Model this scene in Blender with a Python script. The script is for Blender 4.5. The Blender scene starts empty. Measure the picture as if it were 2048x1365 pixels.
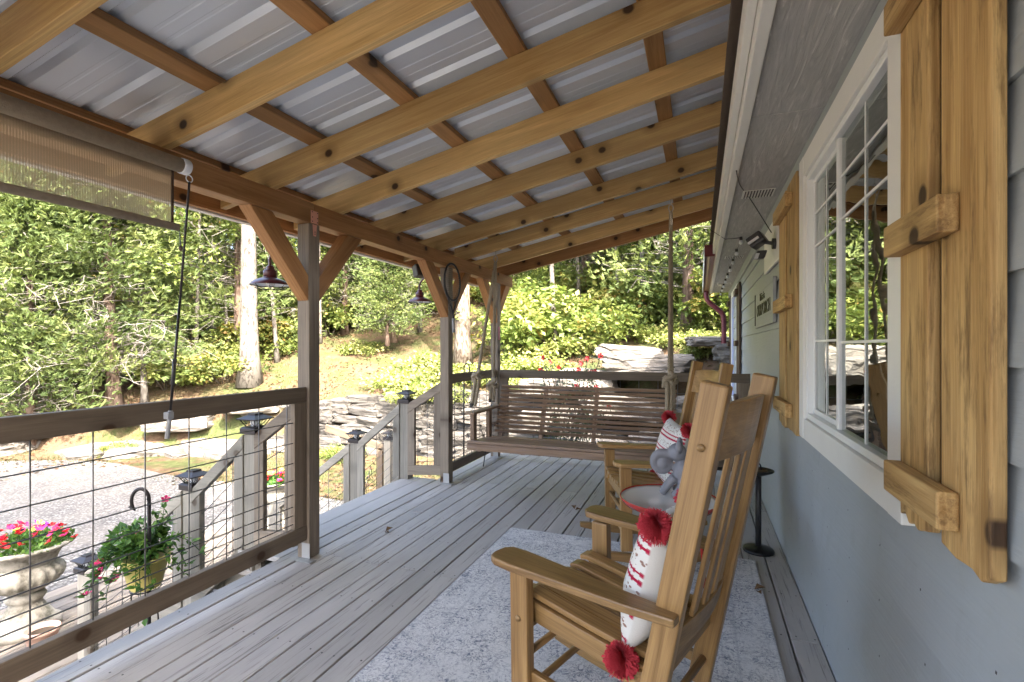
import bpy, math, random
from mathutils import Vector, Matrix, noise
R = math.radians
rnd = random.Random(7)
S = bpy.context.scene
COL = S.collection

# ------------------------------------------------------------------ camera, sky, sun, exposure
cam = bpy.data.cameras.new('camera'); camo = bpy.data.objects.new('camera', cam); COL.objects.link(camo)
cam.sensor_width = 36.0; cam.lens = 36.0 * 1000 / 2048; cam.shift_y = 12.5 / 2048
cam.clip_start = 0.02; cam.clip_end = 2000
camo.location = (0, 0, 1.25); camo.rotation_euler = (R(90), 0, R(20.606))
S.camera = camo
SUN_EL, SUN_AZ = R(48), math.atan2(-0.714, 0.70)      # direction towards the sun: over the house, behind the camera
sv = Vector((math.cos(SUN_EL) * math.cos(SUN_AZ), math.cos(SUN_EL) * math.sin(SUN_AZ), math.sin(SUN_EL)))
W = bpy.data.worlds.new('World'); S.world = W; W.use_nodes = True
wn = W.node_tree.nodes; wl = W.node_tree.links
sky = wn.new('ShaderNodeTexSky'); sky.sky_type = 'NISHITA'; sky.sun_disc = False
sky.sun_elevation = SUN_EL; sky.sun_rotation = math.atan2(sv.x, sv.y)
sky.air_density = 0.8; sky.dust_density = 6.0; sky.ozone_density = 0.3
wl.new(sky.outputs[0], wn['Background'].inputs[0]); wn['Background'].inputs[1].default_value = 0.15
sl = bpy.data.lights.new('sun', 'SUN'); sl.energy = 2.0; sl.angle = R(0.55); sl.color = (1.0, 0.94, 0.84)
so = bpy.data.objects.new('sun', sl); COL.objects.link(so); so.rotation_euler = sv.to_track_quat('Z', 'Y').to_euler()
S.view_settings.view_transform = 'Standard'; S.view_settings.look = 'None'
S.view_settings.exposure = 3.75; S.view_settings.gamma = 1.0
S.cycles.use_denoising = True
S.cycles.max_bounces = 7; S.cycles.diffuse_bounces = 5; S.cycles.glossy_bounces = 3
S.cycles.transmission_bounces = 4; S.cycles.transparent_max_bounces = 12
S.cycles.caustics_reflective = False; S.cycles.caustics_refractive = False

# ------------------------------------------------------------------ materials
MATS = {}
class NT:
    def __init__(s, name):
        m = bpy.data.materials.new(name); m.use_nodes = True
        s.m = m; s.n = m.node_tree.nodes; s.l = m.node_tree.links
        s.b = s.n['Principled BSDF']; s.out = s.n['Material Output']
        MATS[name] = m
    def new(s, t, **k):
        nd = s.n.new(t)
        for a, v in k.items(): setattr(nd, a, v)
        return nd
    def set(s, sock, v):
        if hasattr(v, 'is_linked') or isinstance(v, bpy.types.NodeSocket): s.l.new(v, sock)
        else: sock.default_value = v
    def attr(s, n): return s.new('ShaderNodeAttribute', attribute_name=n)
    def vmul(s, vec, sc):
        nd = s.new('ShaderNodeVectorMath', operation='MULTIPLY'); s.l.new(vec, nd.inputs[0]); nd.inputs[1].default_value = sc
        return nd.outputs[0]
    def noise(s, vec, scale, detail=3, rough=.55, dist=0.):
        nd = s.new('ShaderNodeTexNoise'); s.l.new(vec, nd.inputs['Vector'])
        nd.inputs['Scale'].default_value = scale; nd.inputs['Detail'].default_value = detail
        nd.inputs['Roughness'].default_value = rough; nd.inputs['Distortion'].default_value = dist
        return nd.outputs[0]
    def vor(s, vec, scale, feature='F1', dim='3D'):
        nd = s.new('ShaderNodeTexVoronoi', feature=feature, voronoi_dimensions=dim); s.l.new(vec, nd.inputs['Vector'])
        nd.inputs['Scale'].default_value = scale
        return nd
    def ramp(s, fac, stops):
        nd = s.new('ShaderNodeValToRGB'); s.l.new(fac, nd.inputs[0]); e = nd.color_ramp.elements
        while len(e) < len(stops): e.new(.5)
        for i, (p, c) in enumerate(stops):
            e[i].position = p; e[i].color = (c[0], c[1], c[2], 1) if hasattr(c, '__len__') else (c, c, c, 1)
        return nd.outputs[0]
    def math(s, op, a, b=0.):
        nd = s.new('ShaderNodeMath', operation=op); s.set(nd.inputs[0], a); s.set(nd.inputs[1], b); return nd.outputs[0]
    def mix(s, fac, a, b, mode='MIX'):
        nd = s.new('ShaderNodeMix', data_type='RGBA', blend_type=mode); s.set(nd.inputs[0], fac)
        for k, v in ((6, a), (7, b)):
            if isinstance(v, tuple): v = (v[0], v[1], v[2], 1)
            s.set(nd.inputs[k], v)
        return nd.outputs[2]
    def bump(s, h, strength=.3, dist=.01):
        nd = s.new('ShaderNodeBump'); s.l.new(h, nd.inputs['Height']); nd.inputs['Strength'].default_value = strength
        nd.inputs['Distance'].default_value = dist; s.l.new(nd.outputs[0], s.b.inputs['Normal']); return nd
    def obj(s): return s.new('ShaderNodeTexCoord').outputs['Object']
    def rand(s): return s.new('ShaderNodeObjectInfo').outputs['Random']
    def fin(s, col=None, rough=.6, metal=0., spec=None):
        if col is not None: s.set(s.b.inputs['Base Color'], col if not isinstance(col, tuple) else (*col, 1))
        s.set(s.b.inputs['Roughness'], rough); s.b.inputs['Metallic'].default_value = metal
        if spec is not None: s.b.inputs['Specular IOR Level'].default_value = spec
        return s.m

def wood(name, dark, light, rough=.6, knots=True, grain=1., bump=.25, wear=None, kn=(.05, .025, .01), spec=.35, kscale=2.6):
    t = NT(name); g = t.attr('gc').outputs['Vector']
    fine = t.noise(t.vmul(g, (3.4, 90, 90)), 1., 4, .65, .5)
    hair = t.noise(t.vmul(g, (5, 330, 330)), 1., 3, .6, .3)
    broad = t.noise(t.vmul(g, (.9, 14, 14)), 1., 3, .5, 1.2)
    rings = t.new('ShaderNodeTexWave', wave_type='BANDS', bands_direction='Y'); t.l.new(t.vmul(g, (.5, 7, 4)), rings.inputs['Vector'])
    rings.inputs['Scale'].default_value = 1.6; rings.inputs['Distortion'].default_value = 6.; rings.inputs['Detail'].default_value = 2
    f = t.math('ADD', t.math('ADD', t.math('MULTIPLY', fine, .36), t.math('MULTIPLY', hair, .22)), t.math('ADD', t.math('MULTIPLY', broad, .27), t.math('MULTIPLY', rings.outputs[1], .15 * grain)))
    col = t.ramp(f, [(.35, dark), (.5, [(a + b) / 2 for a, b in zip(dark, light)]), (.63, light)])
    late = t.ramp(rings.outputs[1], [(.62, 0.), (.92, .55 * grain)])
    col = t.mix(t.math('MULTIPLY', late, t.ramp(hair, [(.3, .3), (.6, 1.)])), col, tuple(c * .72 for c in dark))
    r = t.math('ADD', t.math('MULTIPLY', t.rand(), .44), .78)
    col = t.mix(1., col, (1, 1, 1), 'MULTIPLY'); mixn = col.node; t.l.new(r, mixn.inputs[7]); mixn.inputs[0].default_value = 1
    if knots:
        sg_ = t.new('ShaderNodeSeparateXYZ'); t.l.new(g, sg_.inputs[0]); cb_ = t.new('ShaderNodeCombineXYZ'); t.l.new(t.math('MULTIPLY', sg_.outputs[0], .85), cb_.inputs[0]); t.l.new(sg_.outputs[2], cb_.inputs[1])
        v = t.vor(cb_.outputs[0], kscale, 'F1', '2D')
        k = t.ramp(v.outputs['Distance'], [(.045, 1.), (.07, 0.)])
        halo = t.ramp(v.outputs['Distance'], [(.06, .6), (.19, 0.)])
        col = t.mix(halo, col, tuple(c * .55 for c in dark)); col = t.mix(k, col, kn)
    if wear:
        w = t.ramp(t.noise(t.vmul(g, (3.5, 26, 26)), 1.3, 5, .7), [(.52, 0.), (.68, .9)]); col = t.mix(w, col, wear)
    t.bump(t.math('ADD', fine, hair), bump, .004)
    return t.fin(col, rough, spec=spec)

wood('pine_rafter', (.42, .24, .08), (.74, .51, .22), .5, kscale=3.0)
wood('pine_beam', (.31, .14, .045), (.55, .29, .115), .55, kscale=3.2)
wood('pine_purlin', (.28, .14, .05), (.48, .265, .11), .6)
wood('post_stain', (.17, .135, .10), (.32, .265, .20), .7, bump=.35)
wood('post_weathered', (.20, .185, .155), (.36, .335, .28), .8, bump=.5, kn=(.1, .08, .06))
wood('rail_stain', (.13, .097, .066), (.24, .185, .13), .55)
wood('teak', (.17, .088, .028), (.43, .26, .10), .36, knots=False, bump=.12, spec=.5)
wood('swing_wood', (.16, .10, .062), (.34, .23, .15), .5, knots=False, wear=(.24, .18, .16))
wood('shutter_wood', (.32, .18, .06), (.66, .45, .19), .65, bump=.4, wear=(.17, .095, .035), kscale=2.8)
wood('landing_wood', (.15, .125, .10), (.24, .21, .17), .8)

def deckmat(name, base, plain=False):
    t = NT(name); g = t.attr('gc').outputs['Vector']
    fine = t.noise(t.vmul(g, (2.6, 75, 75)), 1., 4, .65, .6)
    patch = t.noise(t.vmul(g, (1.1, 3.5, 3.5)), 1., 4, .6)
    crack = t.ramp(fine, [(.34, 1.), (.44, 0.)])
    crack = t.math('MULTIPLY', crack, t.ramp(patch, [(.36, .0 if plain else .15), (.6, .25 if plain else 1.)]))
    c = t.mix(t.ramp(patch, [(.3, 0.), (.75, 1.)]), tuple(x * .82 for x in base), tuple(min(1, x * 1.1) for x in base))
    c = t.mix(t.math('MULTIPLY', crack, .75), c, (.085, .08, .075))
    r = t.math('ADD', t.math('MULTIPLY', t.rand(), .22), .9)
    c = t.mix(1., c, (1, 1, 1), 'MULTIPLY'); t.l.new(r, c.node.inputs[7])
    h = t.math('SUBTRACT', fine, t.math('MULTIPLY', crack, .5)); t.bump(h, .45 if not plain else .15, .006)
    return t.fin(c, .62, spec=.35)
deckmat('deck_paint', (.39, .368, .34)); deckmat('platform_paint', (.45, .43, .405), True)

def plain(name, col, rough=.5, metal=0., var=.12, scale=6., bump=0., bscale=60., spec=None):
    t = NT(name); o = t.obj()
    n = t.noise(o, scale, 4)
    c = t.mix(n, tuple(x * (1 - var) for x in col), tuple(min(1, x * (1 + var)) for x in col))
    if bump: t.bump(t.noise(o, bscale, 4), bump, .004)
    return t.fin(c, rough, metal, spec)
plain('white_trim', (.72, .71, .66), .5, bump=.25, bscale=120, var=.05)
plain('vinyl_white', (.78, .79, .77), .35, var=.03)
plain('blue_frame', (.42, .47, .72), .4)
plain('grey_trim', (.30, .33, .33), .55, var=.05)
plain('black_metal', (.02, .02, .021), .4, .6)
plain('dark_metal', (.045, .04, .04), .45, .7)
plain('wire_metal', (.17, .165, .16), .45, .8)
plain('galv', (.40, .40, .39), .5, .5)
plain('copper_strap', (.72, .36, .26), .5, .0)
plain('burgundy', (.075, .014, .018), .3, .0, spec=.6)
plain('maroon_pipe', (.13, .018, .03), .35, spec=.55)
plain('enamel_white', (.8, .82, .86), .35)
plain('red_enamel', (.42, .03, .02), .16, spec=.7)
plain('white_enamel', (.75, .74, .70), .14, var=.06, spec=.7)
plain('red_yarn', (.50, .035, .05), .9, bump=.8, bscale=160, var=.3, scale=30)
plain('rope', (.34, .285, .20), .9, bump=.5, bscale=300, var=.2, scale=40)
plain('rope_dark', (.06, .055, .05), .9)
plain('shingle', (.12, .085, .06), .9, bump=.5)
plain('shade_tube', (.36, .285, .20), .8, var=.25, scale=60, bump=.6, bscale=300)
plain('plastic_black', (.03, .03, .032), .45)
plain('plastic_grey', (.34, .35, .36), .4)
plain('lens', (.62, .64, .66), .2)
plain('pot_yellow', (.62, .53, .16), .5)
plain('terracotta', (.56, .36, .28), .8)
plain('fig_grey', (.20, .20, .22), .55, var=.3, scale=14, bump=.4, bscale=90)
plain('brown_shutter', (.07, .04, .022), .6)
plain('pink_tag', (.62, .24, .27), .6)
plain('soil', (.05, .035, .02), .95)
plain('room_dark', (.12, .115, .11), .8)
plain('pale_bark_twig', (.17, .155, .135), .85)

def siding():
    t = NT('siding'); g = t.attr('gc').outputs['Vector']
    n = t.noise(t.vmul(g, (2.5, 45, 45)), 1., 4, .6, 1.5); p = t.noise(g, .9, 3)
    p2 = t.noise(t.vmul(g, (3, 1.2, 1.2)), 4., 5, .7)
    c = t.mix(p, (.285, .315, .325), (.345, .372, .38)); c = t.mix(t.math('MULTIPLY', n, .25), c, (.44, .46, .45)); c = t.mix(t.ramp(p2, [(.52, 0.), (.72, .35)]), c, (.27, .28, .26))
    t.bump(n, .35, .006); return t.fin(c, .55, spec=.45)
siding()
def soffitm():
    t = NT('soffit'); g = t.attr('gc').outputs['Vector']
    n = t.noise(t.vmul(g, (3, 38, 38)), 1., 4, .65, 2.2)
    c = t.ramp(n, [(.35, (.33, .325, .31)), (.6, (.43, .42, .40)), (.75, (.68, .67, .63))])
    t.bump(n, .5, .006); return t.fin(c, .6)
soffitm()
def metalroof():
    t = NT('roof_metal'); o = t.obj()
    n = t.noise(t.vmul(o, (.5, 2.2, 2.2)), 1.2, 2)
    c = t.ramp(n, [(.3, (.62, .675, .76)), (.7, (.67, .725, .80))])
    return t.fin(c, .35, .18, .7)
metalroof()
def rugm():
    t = NT('rug'); o = t.obj()
    big = t.noise(o, 2.2, 5, .65, 1.0)
    d1 = t.noise(o, 17, 3, .6, 2.6); line = t.ramp(d1, [(.455, 0.), (.49, 1.), (.52, 0.)])
    d2 = t.noise(o, 42, 4, .65, 2.0); blot = t.ramp(d2, [(.52, 0.), (.60, 1.)])
    dist = t.noise(o, 6, 5, .75)
    wob = t.new('ShaderNodeVectorMath', operation='ADD'); nz = t.new('ShaderNodeTexNoise'); t.l.new(o, nz.inputs['Vector']); nz.inputs['Scale'].default_value = 5
    t.l.new(o, wob.inputs[0]); t.l.new(t.vmul(nz.outputs[1], (.16, .16, 0)), wob.inputs[1])
    orn = t.vor(wob.outputs[0], 9., 'DISTANCE_TO_EDGE', '2D'); oln = t.ramp(orn.outputs['Distance'], [(.02, 1.), (.06, 0.), (.16, 0.), (.19, .7), (.23, 0.)])
    c = t.mix(t.ramp(big, [(.35, 0.), (.65, 1.)]), (.60, .595, .58), (.70, .69, .665))
    c = t.mix(t.math('MULTIPLY', blot, t.ramp(dist, [(.36, 0.1), (.58, 1.)])), c, (.17, .19, .24))
    c = t.mix(t.math('MULTIPLY', line, t.ramp(dist, [(.34, .2), (.58, .95)])), c, (.22, .22, .235))
    c = t.mix(t.math('MULTIPLY', oln, t.ramp(dist, [(.36, .0), (.66, .5)])), c, (.25, .26, .285))
    # border lines laid out from the rug's own size (1.52 x 2.6, origin at its centre)
    sx = t.new('ShaderNodeSeparateXYZ'); t.l.new(o, sx.inputs[0])
    dx = t.math('SUBTRACT', .76, t.math('ABSOLUTE', sx.outputs[0])); dy = t.math('SUBTRACT', 1.3, t.math('ABSOLUTE', sx.outputs[1]))
    e = t.math('MINIMUM', dx, dy)
    bl = t.ramp(e, [(.0, .7), (.012, 0.), (.03, 0.), (.033, .5), (.039, 0.), (.15, 0.), (.155, .55), (.165, 0.), (.21, 0.), (.214, .5), (.222, 0.)])
    c = t.mix(bl, c, (.33, .34, .36))
    w = t.new('ShaderNodeTexWave', wave_type='BANDS', bands_direction='X'); t.l.new(o, w.inputs['Vector']); w.inputs['Scale'].default_value = 90
    t.bump(t.math('ADD', t.math('MULTIPLY', w.outputs[1], .3), d2), .35, .003)
    return t.fin(c, .95, spec=.1)
rugm()
def fabric_shade():
    t = NT('shade_fabric'); o = t.obj()
    w1 = t.new('ShaderNodeTexWave', wave_type='BANDS', bands_direction='Y'); t.l.new(o, w1.inputs['Vector']); w1.inputs['Scale'].default_value = 38
    w2 = t.new('ShaderNodeTexWave', wave_type='BANDS', bands_direction='Z'); t.l.new(o, w2.inputs['Vector']); w2.inputs['Scale'].default_value = 110
    c = t.mix(w1.outputs[1], (.36, .28, .18), (.58, .48, .34))
    t.fin(c, .85)
    hole = t.math('ADD', t.math('MULTIPLY', t.math('MULTIPLY', w1.outputs[1], .5), w2.outputs[1]), .2)
    tr = t.new('ShaderNodeBsdfTransparent'); mx = t.new('ShaderNodeMixShader')
    tl = t.new('ShaderNodeBsdfTranslucent'); t.l.new(c, tl.inputs[0]); m2 = t.new('ShaderNodeMixShader'); m2.inputs[0].default_value = .4
    t.l.new(t.b.outputs[0], m2.inputs[1]); t.l.new(tl.outputs[0], m2.inputs[2])
    t.l.new(hole, mx.inputs[0]); t.l.new(m2.outputs[0], mx.inputs[1]); t.l.new(tr.outputs[0], mx.inputs[2]); t.l.new(mx.outputs[0], t.out.inputs[0])
fabric_shade()
def glass():
    t = NT('window_glass'); o = t.obj()
    gl = t.new('ShaderNodeBsdfGlossy'); gl.inputs['Roughness'].default_value = .012; gl.inputs[0].default_value = (.88, .92, .9, 1)
    bp = t.new('ShaderNodeBump'); bp.inputs['Strength'].default_value = .055; bp.inputs['Distance'].default_value = .02
    t.l.new(t.noise(t.vmul(o, (1, 2.2, 6.)), 2.2, 1), bp.inputs['Height']); t.l.new(bp.outputs[0], gl.inputs['Normal'])
    tr = t.new('ShaderNodeBsdfTransparent'); tr.inputs[0].default_value = (.55, .58, .57, 1)
    fr = t.new('ShaderNodeFresnel'); fr.inputs[0].default_value = 2.6
    f = t.math('MINIMUM', t.math('ADD', t.math('MULTIPLY', fr.outputs[0], 1.3), .12), .96)
    mx = t.new('ShaderNodeMixShader'); t.l.new(f, mx.inputs[0]); t.l.new(tr.outputs[0], mx.inputs[1]); t.l.new(gl.outputs[0], mx.inputs[2])
    t.l.new(mx.outputs[0], t.out.inputs[0])
glass()
def leafm(name, stops, trans=.38, rough=.5):
    t = NT(name); lv = t.attr('lv').outputs['Fac']
    c = t.ramp(lv, stops)
    r = t.math('ADD', t.math('MULTIPLY', t.rand(), .5), .75)
    c = t.mix(1., c, (1, 1, 1), 'MULTIPLY'); t.l.new(r, c.node.inputs[7])
    t.fin(c, rough, spec=.3)
    tl = t.new('ShaderNodeBsdfTranslucent'); c2 = t.mix(.35, c, (.20, .26, .03)); t.l.new(c2, tl.inputs[0])
    mx = t.new('ShaderNodeMixShader'); mx.inputs[0].default_value = trans
    t.l.new(t.b.outputs[0], mx.inputs[1]); t.l.new(tl.outputs[0], mx.inputs[2]); t.l.new(mx.outputs[0], t.out.inputs[0])
leafm('leaf_broad', [(0., (.06, .095, .025)), (.4, (.115, .165, .04)), (.75, (.20, .235, .06)), (.93, (.30, .29, .08)), (1., (.35, .23, .07))])
leafm('leaf_bright', [(0., (.08, .125, .03)), (.4, (.15, .205, .05)), (.8, (.25, .29, .085)), (1., (.36, .35, .13))])
leafm('leaf_autumn', [(0., (.09, .11, .02)), (.4, (.18, .19, .04)), (.7, (.31, .22, .06)), (1., (.36, .15, .05))])
leafm('leaf_cedar', [(0., (.055, .085, .028)), (.5, (.11, .15, .045)), (1., (.20, .23, .075))], .25, .7)
leafm('leaf_pot', [(0., (.03, .09, .02)), (.6, (.08, .2, .035)), (1., (.17, .30, .06))])
leafm('leaf_rose', [(0., (.02, .045, .025)), (1., (.06, .09, .045))], .2)
leafm('leaf_litter', [(0., (.055, .03, .015)), (.5, (.13, .07, .035)), (1., (.22, .14, .075))], .1, .9)
leafm('grass_blade', [(0., (.035, .06, .015)), (.5, (.08, .085, .034)), (1., (.15, .125, .07))], .3, .7)
for nm, c in (('petal_red', (.52, .02, .03)), ('petal_pink', (.56, .03, .14)), ('petal_purple', (.22, .03, .30)), ('petal_yellow', (.58, .42, .06))):
    t = NT(nm); t.fin(c, .6, spec=.2)
def bark(name, dark, light, lo, hi, sc=(5, 5, 1.6), s=3.):
    t = NT(name); o = t.obj(); v = t.vmul(o, sc)
    n = t.noise(v, s, 5, .65, .6); n2 = t.noise(v, s * 6, 4)
    c = t.ramp(n, [(lo, dark), (hi, light)]); c = t.mix(t.math('MULTIPLY', n2, .35), c, tuple(x * .5 for x in light))
    t.bump(n2, .6, .03); return t.fin(c, .9, spec=.1)
bark('bark_pale', (.04, .034, .028), (.17, .155, .135), .38, .50)
bark('bark_mottled', (.06, .042, .03), (.21, .18, .145), .42, .56)
bark('bark_dark', (.06, .05, .04), (.16, .135, .11), .35, .65)
bark('bark_cedar', (.075, .048, .036), (.19, .14, .11), .35, .6, (6, 6, .8))
def rockm():
    t = NT('limestone'); o = t.obj(); ri = t.rand()
    tc = t.new('ShaderNodeTexCoord').outputs['Object']
    g = t.new('ShaderNodeNewGeometry').outputs['Position']
    n = t.noise(t.vmul(g, (1, 1, 2.5)), 2.6, 6, .62, .5); n2 = t.noise(g, 22, 5, .7)
    lay = t.noise(t.vmul(g, (.8, .8, 14)), 2., 3)
    c = t.ramp(n, [(.3, (.08, .070, .058)), (.5, (.155, .142, .124)), (.7, (.25, .236, .215))])
    c = t.mix(t.ramp(n2, [(.56, 0.), (.72, .75)]), c, (.10, .09, .08))
    c = t.mix(t.math('MULTIPLY', ri, .25), c, (.13, .115, .095))
    t.bump(t.math('ADD', n2, lay), .7, .03); return t.fin(c, .9, spec=.15)
rockm()
w_ = MATS['limestone'].copy(); w_.name = 'limestone_shaded'; MATS['limestone_shaded'] = w_  # darker weathered limestone copy; shade on the wall is put into its colour
for nd in w_.node_tree.nodes:
    if nd.type == 'VALTORGB' and nd.color_ramp.elements[-1].color[0] > .2:
        if nd.color_ramp.elements[0].color[0] > .05:
            for e_, c_ in zip(nd.color_ramp.elements, ((.038, .034, .03), (.075, .07, .064), (.125, .118, .108))): e_.color = (*c_, 1)
def urnm():
    t = NT('urn_stone'); o = t.obj(); n = t.noise(o, 7, 5, .65); n2 = t.noise(o, 60, 4)
    c = t.ramp(n, [(.36, (.12, .115, .09)), (.5, (.28, .265, .225)), (.7, (.38, .36, .31))])
    t.bump(n2, .4, .01); return t.fin(c, .9, spec=.15)
urnm()
def gravelm():
    t = NT('gravel'); g = t.new('ShaderNodeNewGeometry').outputs['Position']
    v = t.vor(g, 34); v2 = t.vor(g, 85); n = t.noise(g, .55, 5, .6)
    hue = t.new('ShaderNodeSeparateColor'); t.l.new(v.outputs['Color'], hue.inputs[0])
    c = t.ramp(hue.outputs[0], [(0., (.065, .064, .062)), (.5, (.145, .142, .138)), (1., (.27, .26, .25))])
    c = t.mix(t.ramp(v.outputs['Distance'], [(.32, 0.), (.62, .7)]), c, (.035, .034, .033))
    c = t.mix(t.ramp(n, [(.42, 0.), (.66, .6)]), c, (.17, .155, .135))
    t.bump(t.math('ADD', v.outputs['Distance'], t.math('MULTIPLY', v2.outputs['Distance'], .5)), -.8, .02)
    return t.fin(c, .9, spec=.2)
gravelm()
def groundm():
    t = NT('woodland_ground'); g = t.new('ShaderNodeNewGeometry').outputs['Position']
    n = t.noise(g, .45, 5, .6, .4); n2 = t.noise(g, 9, 5, .7); n3 = t.noise(g, 1.7, 4, .6)
    litter = t.ramp(n2, [(.3, (.055, .035, .021)), (.55, (.105, .068, .042)), (.75, (.16, .115, .074))])
    grass = t.ramp(n2, [(.3, (.035, .048, .015)), (.6, (.072, .08, .032)), (.8, (.13, .12, .07))])
    c = t.mix(t.ramp(n3, [(.42, 0.), (.58, 1.)]), litter, grass)
    c = t.mix(t.ramp(n, [(.48, 0.), (.62, .7)]), c, (.125, .085, .055))
    t.bump(n2, .6, .05); return t.fin(c, .95, spec=.1)
groundm()
def pillowm():
    # woven face (gc.x across, gc.y down, gc.z = 1 on the front): red stripes with small stitch rows between
    t = NT('pillow_weave'); g = t.attr('gc').outputs['Vector']; sx = t.new('ShaderNodeSeparateXYZ'); t.l.new(g, sx.inputs[0])
    u, v, f = sx.outputs
    um = t.math('FRACT', t.math('MULTIPLY', u, 4.0))
    def band(a, b):
        return t.math('MULTIPLY', t.math('GREATER_THAN', um, a), t.math('LESS_THAN', um, b))
    red = t.math('MAXIMUM', band(.04, .13), band(.30, .36))
    dots = t.vor(t.vmul(g, (34, 34, 0)), 1.); d = t.math('LESS_THAN', dots.outputs['Distance'], .36)
    tick = t.math('LESS_THAN', t.math('FRACT', t.math('MULTIPLY', v, 26.)), .42)
    c = t.mix(t.math('MULTIPLY', t.math('MULTIPLY', d, band(.46, .86)), .9), (.66, .64, .59), (.25, .13, .09))
    c = t.mix(t.math('MULTIPLY', t.math('MULTIPLY', tick, t.math('MAXIMUM', band(.0, .17), band(.26, .40))), .85), c, (.40, .03, .06))
    c = t.mix(red, c, (.38, .012, .045))
    c = t.mix(f, (.66, .64, .585), c)
    t.bump(t.noise(t.vmul(g, (1, 1, 0)), 110, 3), .3, .003); return t.fin(c, .92, spec=.1)
pillowm()

# ------------------------------------------------------------------ mesh helpers
ORG = {}
def V(*a): return Vector(a)
class MB:
    def __init__(s): s.v = []; s.f = []; s.g = []; s.lv = []
    def off(s): return V(rnd.uniform(0, 30), rnd.uniform(0, 9), rnd.uniform(0, 9))
    def obox(s, c, ax, ay, az):
        """box from centre and three half-axis vectors"""
        c, ax, ay, az = map(Vector, (c, ax, ay, az)); o = s.off(); b = len(s.v)
        L = [(a.length, i) for i, a in enumerate((ax, ay, az))]; order = [i for _, i in sorted(L, reverse=True)]
        for i in (-1, 1):
            for j in (-1, 1):
                for k in (-1, 1):
                    s.v.append(c + ax * i + ay * j + az * k)
                    q = (i * ax.length, j * ay.length, k * az.length)
                    s.g.append(V(q[order[0]], q[order[2]], q[order[1]]) + o)
        fs = [(0, 1, 3, 2), (4, 6, 7, 5), (0, 4, 5, 1), (2, 3, 7, 6), (0, 2, 6, 4), (1, 5, 7, 3)]
        if ax.cross(ay).dot(az) < 0: fs = [f[::-1] for f in fs]
        s.f += [tuple(b + i for i in f) for f in fs]; return s
    def box(s, x0, x1, y0, y1, z0, z1):
        return s.obox(((x0 + x1) / 2, (y0 + y1) / 2, (z0 + z1) / 2), (abs(x1 - x0) / 2, 0, 0), (0, abs(y1 - y0) / 2, 0), (0, 0, abs(z1 - z0) / 2))
    def bar(s, p, q, w, h, up=(0, 0, 1)):
        p, q, up = Vector(p), Vector(q), Vector(up); d = (q - p); L = d.length; d.normalize()
        side = d.cross(up).normalized(); u = side.cross(d)
        return s.obox((p + q) / 2, d * (L / 2), side * (w / 2), u * (h / 2))
    def tube(s, pts, r, n=8, cap=True):
        pts = [Vector(p) for p in pts]; m = len(pts); rr = r if hasattr(r, '__len__') else [r] * m
        o = s.off(); b = len(s.v); t0 = (pts[1] - pts[0]).normalized()
        a = V(0, 0, 1) if abs(t0.z) < .9 else V(1, 0, 0); nrm = (a - t0 * a.dot(t0)).normalized(); L = 0
        for i in range(m):
            t = (pts[min(i + 1, m - 1)] - pts[max(i - 1, 0)]).normalized()
            nrm = (nrm - t * nrm.dot(t)).normalized(); bi = t.cross(nrm)
            if i: L += (pts[i] - pts[i - 1]).length
            for k in range(n):
                an = 2 * math.pi * k / n
                s.v.append(pts[i] + (nrm * math.cos(an) + bi * math.sin(an)) * rr[i]); s.g.append(V(L, math.cos(an) * rr[i], math.sin(an) * rr[i]) + o)
        for i in range(m - 1):
            for k in range(n):
                k2 = (k + 1) % n; s.f.append((b + i * n + k, b + i * n + k2, b + (i + 1) * n + k2, b + (i + 1) * n + k))
        if cap:
            s.f.append(tuple(b + k for k in range(n))[::-1]); s.f.append(tuple(b + (m - 1) * n + k for k in range(n)))
        return s
    def lathe(s, prof, n=24, c=(0, 0, 0), flute=None, cap=True):
        c = Vector(c); b = len(s.v); o = s.off()
        for i, pr in enumerate(prof):
            r, z = pr[0], pr[1]; fl = pr[2] if len(pr) > 2 else 0
            for k in range(n):
                an = 2 * math.pi * k / n; q = r * (1 + fl * math.cos(an * flute)) if flute and fl else r
                s.v.append(c + V(q * math.cos(an), q * math.sin(an), z)); s.g.append(V(z, q * math.cos(an), q * math.sin(an)) + o)
        for i in range(len(prof) - 1):
            for k in range(n):
                k2 = (k + 1) % n; s.f.append((b + i * n + k, b + i * n + k2, b + (i + 1) * n + k2, b + (i + 1) * n + k))
        if cap:
            s.f.append(tuple(b + k for k in range(n))[::-1]); s.f.append(tuple(b + (len(prof) - 1) * n + k for k in range(n)))
        return s
    def prism(s, poly, ext, gdir=None):
        poly = [Vector(p) for p in poly]; ext = Vector(ext); n = len(poly); b = len(s.v); o = s.off()
        d = Vector(gdir).normalized() if gdir else (poly[1] - poly[0]).normalized(); e = ext.normalized(); 
        if abs(d.dot(e)) > .95: e = (poly[1] - poly[0]).normalized()
        w = d.cross(e)
        for p in poly + [p + ext for p in poly]: s.v.append(p); s.g.append(V(p.dot(d), p.dot(e), p.dot(w)) + o)
        nrm = sum(((poly[i] - poly[0]).cross(poly[i + 1] - poly[0]) for i in range(1, n - 1)), V(0, 0, 0)); flip = nrm.dot(ext) > 0
        fs = [tuple(range(n)), tuple(range(2 * n - 1, n - 1, -1))] + [(i, i + n, (i + 1) % n + n, (i + 1) % n) for i in range(n)]
        s.f += [tuple(b + i for i in (f[::-1] if flip else f)) for f in fs]; return s
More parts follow.
